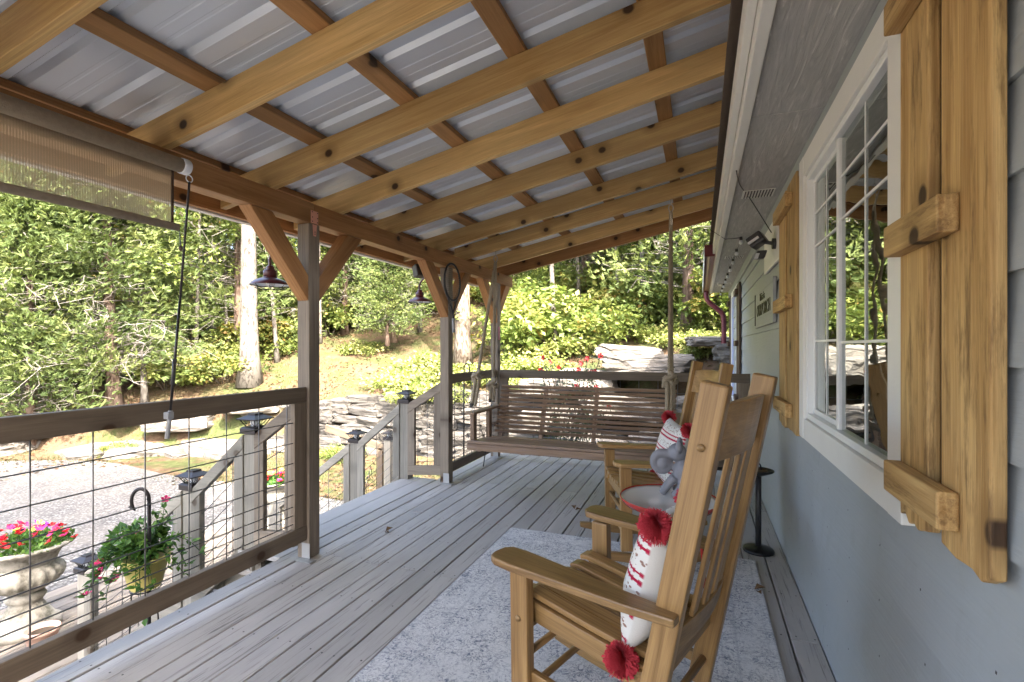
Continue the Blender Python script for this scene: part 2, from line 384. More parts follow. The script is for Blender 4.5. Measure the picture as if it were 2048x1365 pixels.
    def leaf(s, p, d, nr, l, w, lv=.5, fold=.25):
        """kite-shaped leaf folded along its rib"""
        d = d.normalized(); sd = d.cross(nr).normalized(); u = sd.cross(d); b = len(s.v)
        s.v += [p, p + d * (l * .45) + sd * (w / 2) + u * (fold * w * .5), p + d * l, p + d * (l * .45) - sd * (w / 2) + u * (fold * w * .5)]
        s.f += [(b, b + 1, b + 2), (b, b + 2, b + 3)]; s.lv += [lv] * 4
        return s
    def tri(s, a, b_, c, lv=.5):
        b = len(s.v); s.v += [a, b_, c]; s.f.append((b, b + 1, b + 2)); s.lv += [lv] * 3
    def mesh(s, name, mat, org=(0, 0, 0), smooth=False):
        org = Vector(org); me = bpy.data.meshes.new(name)
        me.from_pydata([tuple(v - org) for v in s.v], [], s.f)
        if s.g and len(s.g) == len(s.v):
            at = me.attributes.new('gc', 'FLOAT_VECTOR', 'POINT'); at.data.foreach_set('vector', [x for g in s.g for x in g])
        if s.lv and len(s.lv) == len(s.v):
            at = me.attributes.new('lv', 'FLOAT', 'POINT'); at.data.foreach_set('value', s.lv)
        me.materials.append(MATS[mat])
        if smooth: me.polygons.foreach_set('use_smooth', [True] * len(me.polygons))
        me.update(); return me
    def build(s, name, mat, parent=None, bevel=0., smooth=False, segs=2):
        org = ORG.get(parent, V(0, 0, 0)) if parent else V(0, 0, 0)
        o = bpy.data.objects.new(name, s.mesh(name, mat, org, smooth)); COL.objects.link(o)
        if parent: o.parent = parent; ORG[o] = org
        else: ORG[o] = V(0, 0, 0)
        if bevel:
            m = o.modifiers.new('bevel', 'BEVEL'); m.width = bevel; m.segments = segs; m.limit_method = 'ANGLE'; m.angle_limit = R(35)
        return o
def tag(o, label, cat=None, group=None, kind=None):
    if label: o['label'] = label
    if cat: o['category'] = cat
    if group: o['group'] = group
    if kind: o['kind'] = kind
    return o
def thing(name, label, cat, loc=(0, 0, 0), rotz=0., group=None, local=False):
    o = bpy.data.objects.new(name, None); COL.objects.link(o); o.location = loc; o.rotation_euler = (0, 0, rotz); o.empty_display_size = .1
    ORG[o] = V(0, 0, 0) if local else Vector(loc)
    return tag(o, label, cat, group)
def struct(name, mb, mat, **k): return tag(mb.build(name, mat, **k), None, kind='structure')
def copy_tree(o, parent=None):
    c = o.copy(); COL.objects.link(c); c.parent = parent; ORG[c] = ORG.get(o, V(0, 0, 0))
    if parent is not None: c.matrix_parent_inverse = o.matrix_parent_inverse
    for ch in list(o.children): copy_tree(ch, c)
    return c
def inst(name, mesh, parent, loc, rot=(0, 0, 0), sc=1.):
    """a piece sharing mesh data, loc in world, parent unrotated"""
    o = bpy.data.objects.new(name, mesh); COL.objects.link(o); o.parent = parent
    o.location = Vector(loc) - (ORG[parent] if parent else V(0, 0, 0)); o.rotation_euler = rot
    o.scale = sc if hasattr(sc, '__len__') else (sc, sc, sc); ORG[o] = ORG.get(parent, V(0, 0, 0)); return o
def arc(c, r, a0, a1, n, u, v):
    c, u, v = Vector(c), Vector(u), Vector(v)
    return [c + u * (r * math.cos(a0 + (a1 - a0) * i / n)) + v * (r * math.sin(a0 + (a1 - a0) * i / n)) for i in range(n + 1)]
def lerp(a, b, t): return a + (b - a) * t
def interp(x, pts):
    if x <= pts[0][0]: return pts[0][1]
    for (a, b), (c, d) in zip(pts, pts[1:]):
        if x <= c: return lerp(b, d, (x - a) / (c - a))
    return pts[-1][1]

# ------------------------------------------------------------------ ground, driveway
GZ = -1.2
WALL = [(-45, -4), (-30, 2.0), (-20, 5.4), (-13, 8.0), (-8, 9.6), (-3, 9.5), (1, 8.8), (6, 8.6), (40, 8.6)]
TOP = [(-30, -.55), (-13, -.5), (-8, -.15), (-4, .25), (-1.5, .55), (1, .95), (4, 1.2)]
def terrain(x, y):
    d = y - interp(x, WALL); t = interp(x, TOP)
    if d < 0: z = GZ
    elif d < .45: z = lerp(GZ, t, d / .45)
    else:
        e = d - .45; z = t + .35 * min(e, 26) + .08 * max(0, e - 26)
    nz = noise.noise(Vector((x * .35, y * .35, 0))) * .22 + noise.noise(Vector((x * 1.3, y * 1.3, 5))) * .06
    return z + (nz * min(1, max(0, d) / 3) if d > 0 else nz * .12 * min(1, max(0, -d) / 3))
def axis(lo, hi, f0, f1, st):
    a = []; x = lo
    while x < f0: a.append(x); x += max(1.5, (f0 - x) * .25)
    x = f0
    while x < f1: a.append(x); x += st
    while x < hi: a.append(x); x += max(1.5, (x - f1) * .25)
    return a + [hi]
xs = axis(-400, 400, -24, 9, .4); ys = axis(-400, 400, 2, 26, .4)
g = MB(); nx = len(xs)
for y in ys:
    for x in xs: g.v.append(V(x, y, terrain(x, y) - .004))
for j in range(len(ys) - 1):
    for i in range(nx - 1): b = j * nx + i; g.f.append((b, b + 1, b + nx + 1, b + nx))
ground = struct('ground', g, 'woodland_ground', smooth=True)
g = MB(); dxs = [-60 + i * .8 for i in range(75)]      # gravel drive, a sheet just above the ground
def dfar(x): return interp(x, WALL) - interp(x, [(-40, 2.6), (-14, 1.4), (-11.7, 1.7), (-8.2, 2.7), (-5.5, 3.3), (-2, 3.5)]) + .25 * math.sin(x * .9)
cols = 14
for x in dxs:
    y1 = dfar(x); y0 = y1 - 30
    for k in range(cols + 1):
        y = lerp(y1, y0, (k / cols) ** 2.2); g.v.append(V(x, y, terrain(x, y) + .012 + .01 * (k > 0)))
for i in range(len(dxs) - 1):
    for k in range(cols): b = i * (cols + 1) + k; g.f.append((b, b + 1, b + cols + 2, b + cols + 1))
struct('driveway', g, 'gravel', smooth=True)

# ------------------------------------------------------------------ porch floor
DX0, DX1, PITCH = -2.33, .475, .1225
floor = tag(bpy.data.objects.new('porch_floor', None), None, kind='structure'); COL.objects.link(floor); ORG[floor] = V(0, 0, 0)
nails = MB(); nb = int((DX1 - DX0) / PITCH)
for i in range(nb + 1):
    x0 = DX0 + i * PITCH; x1 = min(x0 + PITCH - .0065 + rnd.uniform(-.002, .001), DX1)
    if i == 0: x1 -= .006
    cuts = sorted({-1.6, 5.5, *( [(2.43 + rnd.uniform(-.004, .004))] if i % 2 == 0 else []), *([4.24] if i % 3 == 1 else []), *([.83] if i % 3 == 2 else [])})
    if i == 2: cuts = [-1.6, 2.43, 3.3, 5.5]
    for a, b in zip(cuts, cuts[1:]):
        zt = rnd.uniform(-.0025, .0015)
        MB().box(x0, x1, a + .003, b - .003, -.03 + zt, zt).build('deck_board', 'deck_paint', floor, bevel=.0025, segs=1)
    for k in range(18):
        y = -1.55 + .4 * k + rnd.uniform(-.012, .012)
        for dx in (.025, .09):
            if rnd.random() < .8:
                x = x0 + dx + rnd.uniform(-.006, .006); r = .0035
                q = len(nails.v); nails.v += [V(x - r, y - r, .0022), V(x + r, y - r, .0022), V(x + r, y + r, .0022), V(x - r, y + r, .0022)]; nails.f.append((q, q + 1, q + 2, q + 3))
nails.build('nail_heads', 'black_metal', floor)['kind'] = 'stuff'
for k in range(13): MB().box(-2.3, .45, -1.5 + k * .55, -1.46 + k * .55, -.19, -.034).build('joist', 'post_weathered', floor)
MB().box(-2.30, -2.26, -1.6, 5.48, -.22, -.034).build('rim_board', 'post_weathered', floor)
MB().box(-2.3, .45, 5.49, 5.53, -.22, -.034).build('rim_board', 'post_weathered', floor)

# ------------------------------------------------------------------ stairs down to the drive
LZ = -1.1
stairs = thing('stairs', 'grey painted wooden steps leading down from the porch opening', 'stairs', (-2.7, 3.25, LZ))
MB().box(-2.505, -2.345, 2.3, 4.2, -.034, -.004).build('tread', 'platform_paint', stairs, bevel=.004)
MB().box(-2.68, -2.511, 2.3, 4.2, -.034, -.006).build('tread', 'platform_paint', stairs, bevel=.004)
for k in range(1, 6):
    x = -2.66 - .26 * (k - 1); z = -.18 * k
    MB().box(x - .29, x, 2.4, 4.1, z - .035, z).build('tread', 'platform_paint', stairs, bevel=.004)
    MB().box(x - .012, x - .03, 2.4, 4.1, z + .002, z + .143).build('riser', 'post_weathered', stairs)
for y in (2.42, 4.08):
    MB().prism([(-2.62, y, -.04), (-4.1, y, -1.06), (-4.1, y, -1.1), (-3.75, y, -1.1), (-2.62, y, -.32)], (0, .035, 0), (-1, 0, -.7)).build('stringer', 'post_weathered', stairs)
land = thing('landing', 'low tan board landing at the foot of the steps carrying the urns', 'landing', (-4.9, 3.6, GZ))
for i in range(12):
    x = -5.85 + i * .145; MB().box(x, x + .138, 1.9, 5.6, LZ - .035, LZ).build('landing_board', 'landing_wood', land, bevel=.003)
MB().box(-5.85, -4.12, 1.9, 1.94, GZ + .0, LZ - .037).build('skirt', 'post_weathered', land)
MB().box(-5.89, -5.855, 1.9, 5.6, GZ + .0, LZ - .037).build('skirt', 'post_weathered', land)

# ------------------------------------------------------------------ railings
def panel(par, p, q, zt, zb, stiles=(True, True), wy=None, wz=None, mat='rail_stain', th=.038, w=.088, sw=.09, stack=0.):
    """picture-frame rail panel between two ground points: sloping top and bottom rail, upright stiles, welded wire inside"""
    p, q = Vector((*p, 0)), Vector((*q, 0)); d = (q - p); L = d.length; d.normalize(); sd = V(-d.y, d.x, 0)
    at = lambda t, z: p + d * t + V(0, 0, z)
    T = lambda t: lerp(zt[0], zt[1], t / L); B = lambda t: lerp(zb[0], zb[1], t / L)
    def rail(nm, fz):
        MB().prism([at(0, fz(0)), at(L, fz(L)), at(L, fz(L) - w), at(0, fz(0) - w)], sd * th, d).build(nm, mat, par, bevel=.004)
    rail('top_rail', T); rail('bottom_rail', lambda t: B(t) + w)
    for on, t0 in ((stiles[0], 0), (stiles[1], L - sw)):
        if on:
            o = sd * .003
            MB().prism([at(t0, T(t0) - w - .001) + o, at(t0 + sw, T(t0 + sw) - w - .001) + o, at(t0 + sw, B(t0 + sw) + w + .001) + o, at(t0, B(t0) + w + .001) + o], sd * (th - .006), (0, 0, 1)).build('stile', mat, par, bevel=.003)
    m = sd * (th * .5)
    for t in wy:
        MB().tube([at(t, B(t) + w - .01) + m, at(t, T(t) - w + .01) + m], .0028, 5).build('wire', 'wire_metal', par, smooth=True)
    for k in wz:
        pts = [(at(t, lerp(B(t) + w, T(t) - w, k))) + m * .86 for t in (.004, L - .004)]
        MB().tube(pts, .0028, 5).build('wire', 'wire_metal', par, smooth=True)
def graded(z0, z1, zs): return [(z - z0) / (z1 - z0) for z in zs if z0 < z < z1]
HZ = [.235, .285, .335, .405, .487, .585, .70, .816]
r1 = thing('porch_railing', 'brown wood railing with wire mesh along the front, left of the nearest post', 'railing', (-2.165, .5, 0))
panel(r1, (-2.165, -1.5), (-2.165, 2.328), (1.016, 1.016), (.115, .115), (False, True), [2.327 - .13 + 1.5 - .193 * k for k in range(18)], graded(.203, .928, HZ))
r2 = thing('porch_railing', 'short brown wood and wire railing between the racket post and the corner post', 'railing', (-2.165, 4.6, 0))
panel(r2, (-2.165, 4.165), (-2.165, 5.255), (1.0, 1.0), (.085, .085), (False, False), [.09 + .19 * k for k in range(6)], graded(.173, .912, [z - .03 for z in HZ]))
r3 = thing('porch_railing', 'brown wood railing with wire mesh across the far end behind the swing', 'railing', (-.9, 5.32, 0))
panel(r3, (.45, 5.30), (-2.13, 5.30), (.995, .995), (.085, .085), (True, True), [.28 + .19 * k for k in range(12)], graded(.173, .907, [z - .03 for z in HZ]), sw=.1)

def newel(par, x, y, zt, zb, s=.09):
    MB().box(x - s / 2, x + s / 2, y - s / 2, y + s / 2, zb, zt).build('newel_post', 'post_weathered', par, bevel=.004)
NEAR = [(-2.60, 2.36, .745), (-3.14, 2.36, .345), (-4.24, 2.36, -.375)]
FAR = [(-2.64, 4.14, .745), (-3.22, 4.14, .33), (-4.28, 4.14, -.39)]
sr1 = thing('stair_railing', 'weathered wood and wire stair railing on the near side of the steps', 'railing', (-3.2, 2.36, -1.1))
sr2 = thing('stair_railing', 'weathered wood and wire stair railing on the far side of the steps', 'railing', (-3.2, 4.14, -1.1))
for par, P, px in ((sr1, NEAR, -2.24), (sr2, FAR, -2.24)):
    y = P[0][1] - .019
    for k, (x, yy, zt) in enumerate(P): newel(par, x, yy, zt, (-.004, -.54, LZ)[k])
    panel(par, (px, y), (P[0][0] + .046, y), (.93, .715), (.07, .04), (True, True), [.15, .25], [.06, .16, .28, .42, .58, .78], mat='post_stain', sw=.075)
    for a, b in ((0, 1), (1, 2)):
        xa, xb = P[a][0] - .046, P[b][0] + .046
        L = xa - xb
        panel(par, (xa, y), (xb, y), (P[a][2] - .035, P[b][2] - .02), (P[a][2] - .80, P[b][2] - .80) , (True, True), [.1 + .17 * k for k in range(int((L - .1) / .17) + 1)], [.06, .16, .28, .42, .58, .78], mat='post_weathered', sw=.075)
sr3 = thing('garden_railing', 'low brown wooden rail with lantern post in the yard beyond the far steps', 'railing', (-4.0, 5.9, GZ))
newel(sr3, -3.94, 5.75, .03, GZ, .1)
MB().bar((-3.98, 5.75, -.12), (-5.0, 5.75, .10), .04, .1).build('top_rail', 'rail_stain', sr3, bevel=.003)
MB().box(-4.12, -4.04, 5.73, 5.77, GZ, -.13).build('stile', 'rail_stain', sr3)

def cap_light(label, x, y, z, s=.1):
    t = thing('solar_post_light', label, 'post light', (x, y, z), group='lantern caps on the stair posts')
    h = s / 2
    def ring(mb, levels):
        b = len(mb.v)
        for (r, zz) in levels:
            for sx, sy in ((-1, -1), (1, -1), (1, 1), (-1, 1)): mb.v.append(V(x + sx * r, y + sy * r, z + zz)); mb.g.append(V(0, 0, 0))
        for i in range(len(levels) - 1):
            for k in range(4): mb.f.append((b + i * 4 + k, b + i * 4 + (k + 1) % 4, b + i * 4 + 4 + (k + 1) % 4, b + i * 4 + 4 + k))
        mb.f.append((b + 3, b + 2, b + 1, b)); e = b + 4 * (len(levels) - 1); mb.f.append((e, e + 1, e + 2, e + 3)); return mb
    ring(MB(), [(h + .012, -.03), (h + .012, .004), (h + .004, .012), (h - .004, .014)]).build('base', 'dark_metal', t, bevel=.002)
    ring(MB(), [(h + .024, .056), (h + .027, .063), (h * .62, .084), (h * .62, .092), (h * .58, .095)]).build('roof', 'dark_metal', t, bevel=.0015)
    cg = MB()
    for k in range(4):
        a = [(-1, -1), (1, -1), (1, 1), (-1, 1)]; (ax, ay), (bx, by) = a[k], a[(k + 1) % 4]
        lo, hi = h * .72, h + .012
        P = lambda u, w: V(x + lerp(ax, bx, u) * lerp(lo, hi, w), y + lerp(ay, by, u) * lerp(lo, hi, w), z + .012 + w * .047)
        cg.tube([P(0, 0), P(0, 1)], .003, 4)
        for u0, u1 in ((.0, .5), (.5, 1.)): cg.tube([P(u0, 0), P((u0 + u1) / 2, .55), P(u1, 0)], .0018, 4); cg.tube([P((u0 + u1) / 2, .55), P((u0 + u1) / 2, 1)], .0018, 4)
        cg.tube([P(.5, 0), P(.5, 1)], .0018, 4)
    cg.build('cage', 'black_metal', t)
    MB().lathe([(h * .55, .012), (h * .6, .056)], 12, (x, y, z)).build('lens', 'lens', t)
for (x, y, z), lb in zip(NEAR + FAR[:2], ('black lantern cap on the tall stair post nearest the porch post', 'black lantern cap on the middle post of the near stair railing', 'black lantern cap on the bottom near stair post by the hanging pot',
                                      'black lantern cap on the tall stair post beside the racket post', 'black lantern cap on the second post down the far stair railing')):
    cap_light(lb, x, y, z)
cap_light('black lantern cap on the low garden rail post beyond the far steps', -3.94, 5.75, .03)

# ------------------------------------------------------------------ porch roof
BZ0, BZ1 = 1.985, 2.105
SL = .205; RB = lambda x: 2.108 + SL * (x + 2.13)      # underside of the rafters
proof = thing('porch_roof', 'open pine rafter porch roof with silver metal sheets above', 'porch roof', (-1, 3, 2.1))
MB().box(-2.245, -2.15, -1.6, 2.372, BZ0, BZ1).build('beam', 'pine_beam', proof, bevel=.004)
MB().box(-2.245, -2.15, 2.376, 5.74, BZ0, BZ1).build('beam', 'pine_beam', proof, bevel=.004)
RY = [-1.45, -.88, -.30, .29, .88, 1.47, 2.05, 2.59, 3.19, 3.90, 4.40, 5.03, 5.56]
RH = .138
for i, y in enumerate(RY):
    x0, x1 = (-2.52, .95); last = y > 5.5
    if i == 10: x0 = -2.26
    MB().prism([(x0, y, RB(x0)), (x1, y, RB(x1)), (x1, y, RB(x1) + RH), (x0, y, RB(x0) + RH)], (0, .038, 0), (1, 0, SL)).build('rafter', 'pine_rafter' if not last else 'pine_beam', proof, bevel=.003)
for x in (-2.42, -1.86, -1.31, -.755, -.20, .35, .9):
    n = V(-SL, 0, 1).normalized(); d = V(1, 0, SL).normalized(); c = V(x, 2.05, RB(x) + RH + .0215)
    MB().obox(c, d * .043, V(0, 3.66, 0), n * .019).build('purlin', 'pine_purlin', proof, bevel=.004)
# metal sheets, each about a metre wide, with trapezoid ribs
def sheet(y0, y1):
    mb = MB(); prof = []; y = y0; n = V(-SL, 0, 1).normalized()
    while y < y1 - .02:
        prof += [(y, 0), (y + .065, 0), (y + .068, .002), (y + .080, .002), (y + .083, 0), (y + .120, 0), (y + .123, .002), (y + .135, .002), (y + .138, 0), (y + .175, 0), (y + .192, .019), (y + .212, .019)]; y += .2285
    prof += [(y, 0), (y + .03, 0)]
    xs_ = [-2.60, -1.8, -1.0, -.2, .6, 1.35]
    for x in xs_:
        for (yy, hh) in prof: mb.v.append(V(x, yy, RB(x) + RH + .043) + n * hh)
    m = len(prof)
    for i in range(len(xs_) - 1):
        for k in range(m - 1): b = i * m + k; mb.f.append((b, b + 1, b + m + 1, b + m))
    o = mb.build('metal_sheet', 'roof_metal', proof)
    so_ = o.modifiers.new('thick', 'SOLIDIFY'); so_.thickness = .001; so_.offset = 1
y = -1.62
while y < 5.7: sheet(y, min(y + .914, 5.83)); y += .914
MB().box(-2.565, -2.535, -1.6, 5.65, RB(-2.55) - .012, RB(-2.55) + RH + .03).build('eave_board', 'pine_beam', proof, bevel=.003)
MB().box(-2.61, -2.568, -1.6, 5.66, RB(-2.55) - .022, RB(-2.55) + .05).build('eave_trim', 'white_trim', proof, bevel=.003)
MB().prism([(-2.6, 5.605, RB(-2.6) + .10), (1.2, 5.605, RB(1.2) + .10), (1.2, 5.605, RB(1.2) + RH + .055), (-2.6, 5.605, RB(-2.6) + RH + .055)], (0, .012, 0)).build('rake_trim', 'maroon_pipe', proof)

# ------------------------------------------------------------------ posts with knee braces
def post(y, label, far=False):
    t = thing('porch_post', label, 'post', (-2.195, y + .045, 0))
    MB().box(-2.24, -2.152, y, y + .088, .004, BZ0 - .002).build('post', 'post_stain', t, bevel=.005)
    for s in (-1, 1):
        if y > 5 and s > 0: e = .28
        else: e = .36
        yb = y if s < 0 else y + .088
        a = V(-2.196, yb, BZ0 - .44 * e / .36); b = V(-2.196, yb + s * e, BZ0 - .04)
        ya = yb + s * .001; w = .118
        poly = [(-2.236, ya, BZ0 - e - .06 - w * .35), (-2.236, ya + s * (e + .05), BZ0 - .0015), (-2.236, ya + s * (e + .05 - w * 1.25), BZ0 - .0015), (-2.236, ya, BZ0 - e - .06 + w * .9)]
        MB().prism(poly, (.08, 0, 0), (0, s, 1)).build('knee_brace', 'pine_beam' , t, bevel=.004)
    return t
p1 = post(2.333, 'nearest grey-brown porch post with two diagonal pine braces')
p2 = post(4.075, 'middle porch post where the tennis racket hangs')
p3 = post(5.26, 'far corner porch post beside the left swing rope')
p0 = post(-1.3, 'porch post at the front edge behind the viewer')
def strap(p, x, y, z, lower=True):
    mb = MB(); th = .003
    mb.prism([(x, y - .03, z), (x, y + .03, z), (x, y + .03, z + .075), (x, y - .03, z + .075)], (th, 0, 0))
    o = mb.build('strap_plate', 'copper_strap', p, bevel=.002)
    MB().prism([(x + .0015, y - .018, z - .006), (x + .0015, y - .011, z - .075), (x + .0015, y + .011, z - .075), (x + .0015, y + .018, z - .006)][::-1], (th, 0, 0)).build('strap_tongue', 'copper_strap', p, bevel=.002)
    s_ = MB()
    for dy, dz in ((-.021, .066), (.021, .066), (-.021, .035), (.021, .035), (-.021, .010), (.021, .010), (0, -.05), (0, -.062)): s_.lathe([(.0035, 0), (.003, .002)], 8)
    for k, (dy, dz) in enumerate(((-.021, .066), (.021, .066), (-.021, .035), (.021, .035), (-.021, .010), (.021, .010), (0, -.05), (0, -.062))):
        for j in range(16):
            v = s_.v[k * 16 + j]; s_.v[k * 16 + j] = V(x + th + v.z + .0015, y + dy + v.x, z + dz + v.y)
    s_.build('screws', 'dark_metal', p)
strap(p1, -2.149, 2.372, 1.985)
for p, y in ((p1, 2.333), (p2, 4.075), (p3, 5.26)):
    MB().box(-2.205, -2.145, y - .0035, y - .0005, .008, .095).build('base_bracket', 'galv', p, bevel=.002)
    MB().box(-2.21, -2.10, y - .052, y - .004, .004, .008).build('base_foot', 'galv', p)
tag(MB().obox((-2.1505, 5.30, 1.41), (0.002, 0, 0), (0, .02, 0), (0, 0, .075)).build('post_tag', 'pink_tag', bevel=.002), 'small faded red tag fixed to the far corner post', 'tag')

# ------------------------------------------------------------------ the house
XW = .488; ZS = 2.2
house = thing('house', 'single storey house with sage grey lap siding, soffit and white-trimmed window', 'house', (2, 3, 0))
WY0, WY1, WZ0, WZ1 = 1.555, 2.69, .915, 2.055       # near window opening
core = MB()
core.box(XW + .02, XW + .12, -7, WY0, GZ, 2.36).box(XW + .02, XW + .12, WY1, 9.4, GZ, 2.36)
core.box(XW + .02, XW + .12, WY0, WY1, GZ, WZ0).box(XW + .02, XW + .12, WY0, WY1, WZ1, 2.36)
core.box(XW + .13, 8, 9.3, 9.4, GZ, 2.36).box(XW + .13, 8, -7, -6.9, GZ, 2.36).box(7.9, 8, -6.89, 9.29, GZ, 2.36)
core.build('wall_core', 'siding', house)
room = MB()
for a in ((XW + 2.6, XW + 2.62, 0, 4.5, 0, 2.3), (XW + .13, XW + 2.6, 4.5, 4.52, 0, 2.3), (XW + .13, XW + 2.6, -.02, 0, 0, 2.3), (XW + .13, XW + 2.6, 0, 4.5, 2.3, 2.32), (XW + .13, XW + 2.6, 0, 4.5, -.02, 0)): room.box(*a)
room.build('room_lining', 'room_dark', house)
def lap(y0, y1, z, h=.172):
    t = .010
    MB().prism([(XW + .019, y0, z), (XW - .012, y0, z), (XW + .0, y0, z + h), (XW + .019, y0, z + h)], (0, y1 - y0, 0), (0, 1, 0)).build('siding_board', 'siding', house)
z = -.047; PZ = .158
k = 0
while z < 2.1:
    segs = [(-7, 9.4)] if (z < WZ0 - .1 or z > WZ1 + .03) else [(-7, WY0 - .05), (WY1 + .05, 9.4)]
    for a, b in segs:
        cut = a + 2.1 + (k * 1.37) % 3.4; y = a
        while y < b - .01:
            e = min(cut, b); lap(y + .001, e - .001, z, min(.172, 2.19 - z, WZ0 - .01 - z if z < WZ0 - .1 else 9)); y = e; cut += 3.66
    z += PZ; k += 1
win = None
def window(y0, y1, z0, z1, near=True):
    w = MB(); tw = .095
    # trim boards
    for nm, a in (('trim', (XW - .034, XW + .018, y0 - tw, y0, z0 - tw, z1 + tw)), ('trim', (XW - .034, XW + .018, y1, y1 + tw, z0 - tw, z1 + tw)),
                  ('trim', (XW - .032, XW + .018, y0 + .001, y1 - .001, z0 - tw, z0)), ('trim', (XW - .032, XW + .018, y0 + .001, y1 - .001, z1, z1 + tw))):
        w.box(*a)
    wo = w.build('window', 'white_trim', house, bevel=.003)
    f = MB(); ft = .028; xa, xb = XW - .020, XW + .03
    f.box(xa, xb, y0 + .002, y0 + ft, z0 + .002, z1 - .002).box(xa, xb, y1 - ft, y1 - .002, z0 + .002, z1 - .002).box(xa, xb, y0 + ft, y1 - ft, z0 + .002, z0 + ft).box(xa, xb, y0 + ft, y1 - ft, z1 - ft, z1 - .002)
    f.build('frame', 'vinyl_white' if near else 'blue_frame', wo, bevel=.003)
    ym = y0 + (y1 - y0) * .535
    MB().box(XW - .008, XW + .02, ym, ym + .030, z0 + ft, z1 - ft).build('meeting_stile', 'vinyl_white', wo, bevel=.003)
    s = MB(); s2 = .022; ya, yb = ym + .036, y1 - ft - .002; za, zb = z0 + ft + .002, z1 - ft - .002
    xc, xd = XW + .004, XW + .022
    s.box(xc, xd, ya, ya + s2, za, zb).box(xc, xd, yb - s2, yb, za, zb).box(xc, xd, ya + s2, yb - s2, za, za + s2).box(xc, xd, ya + s2, yb - s2, zb - s2, zb)
    s.build('sash', 'vinyl_white', wo, bevel=.002)
    for a, b, xg in ((y0 + ft, ym, XW + .004), (ya + s2, yb - s2, XW + .012)):
        zz = (z0 + ft, z1 - ft) if xg < XW + .01 else (za + s2, zb - s2)
        MB().box(xg, xg + .004, a, b, zz[0], zz[1]).build('pane', 'window_glass', wo)
        if near:
            for u in ((.5,) if xg < XW + .01 else (.5,)):
                yy = lerp(a, b, u); MB().box(xg - .004, xg - .001, yy - .0045, yy + .0045, zz[0], zz[1]).build('muntin', 'vinyl_white', wo)
            for zq in (.30, .72, .865):
                q = lerp(zz[0], zz[1], zq); MB().box(xg - .0045, xg - .0008, a, b, q - .0045, q + .0045).build('muntin', 'vinyl_white', wo)
    return wo
window(WY0, WY1, WZ0, WZ1)
window(7.35, 8.45, .5, 2.0, False)
def shutter(y0, y1, z0, z1, battens, mat='shutter_wood', gap=.062, label=None):
    ws = (y1 - y0 - gap) / 2; sh = None
    root = MB(); parts = []
    for k, (a, b) in enumerate(((y0, y0 + ws * 1.08), (y1 - ws * .92, y1))):
        poly = [(XW - .040, a, z1), (XW - .040, b, z1 - .004)]
        m = 6; bot = [(XW - .040, lerp(b, a, i / m), z0 + rnd.uniform(-.012, .014)) for i in range(m + 1)]
        mb = MB().prism(poly + bot, (.024, 0, 0), (0, 0, 1))
        if k == 0: sh = mb.build('shutter', mat, house, bevel=.004); tag(sh, label)
        else: mb.build('shutter_board', mat, sh, bevel=.004)
    MB().box(XW - .016, XW - .0135, y0 + .02, y1 - .02, z0 + .05, z1 - .05).build('gap_shade_sheet', 'brown_shutter', sh)  # dark sheet behind the boards; the gap's shade is put into its colour
    for zb in battens: MB().box(XW - .076, XW - .0405, y0 + .10, y1 - .008, zb - .036, zb + .036).build('batten', mat, sh, bevel=.004)
shutter(1.05, 1.447, .855, 2.12, (.945, 1.50, 2.03))
shutter(2.83, 3.40, .80, 2.13, (.92, 1.49, 2.02))
shutter(6.75, 7.22, .45, 2.06, (.6, 1.3, 1.95), 'brown_shutter'); shutter(8.58, 9.0, .45, 2.06, (.6, 1.3, 1.95), 'brown_shutter')
MB().box(XW - .028, XW + .0, -7, 9.4, 2.1, ZS - .002).build('frieze_board', 'grey_trim', house, bevel=.003)
edges = [-7, -2.3, 0.0, 2.285, 4.6, 6.9, 9.42]
for a, b in zip(edges, edges[1:]):
    MB().box(.197, XW + .02, a + .003, b - .003, ZS, ZS + .012).build('soffit_panel', 'soffit', house, bevel=.002)
    MB().box(.2, XW, b - .006, b + .006, ZS + .004, ZS + .016).build('soffit_strip', 'grey_trim', house)
MB().box(.158, .196, -7, 9.45, ZS - .012, ZS + .135).build('fascia', 'white_trim', house, bevel=.003)
MB().box(.128, .156, -7, 9.45, ZS + .045, ZS + .15).build('fascia_trim', 'white_trim', house, bevel=.003)
rf = MB(); rz = lambda x: 2.37 + .34 * (x - .1)
rf.prism([(.095, -7.2, rz(.095)), (4.6, -7.2, rz(4.6)), (4.6, -7.2, rz(4.6) + .03), (.095, -7.2, rz(.095) + .025)], (0, 16.8, 0))
rf.prism([(4.6, -7.2, rz(4.6)), (9.0, -7.2, rz(.2)), (9.0, -7.2, rz(.2) + .03), (4.6, -7.2, rz(4.6) + .03)], (0, 16.8, 0))
rfo = rf.build('roof', 'shingle', house)
ga = MB()
for yy in (-7, 9.33): ga.prism([(XW + .13, yy, 2.36), (8.0, yy, 2.36), (4.6, yy, 3.88)], (0, .06, 0))
ga.build('gable', 'siding', house)
nl = MB(); zz_ = .06
while zz_ < 2.1:
    for q in range(38):
        y = -1.9 + .3 * q + rnd.uniform(-.02, .02)
        if zz_ > .8 and 1.4 < y < 2.8: continue
        b = len(nl.v); x = XW - .0125; r_ = .0028
        nl.v += [V(x - .0006, y - r_, zz_ - r_), V(x - .0006, y + r_, zz_ - r_), V(x, y + r_, zz_ + r_), V(x, y - r_, zz_ + r_)]; nl.f.append((b, b + 1, b + 2, b + 3))
    zz_ += PZ
nl.build('siding_nails', 'dark_metal', house)['kind'] = 'stuff'
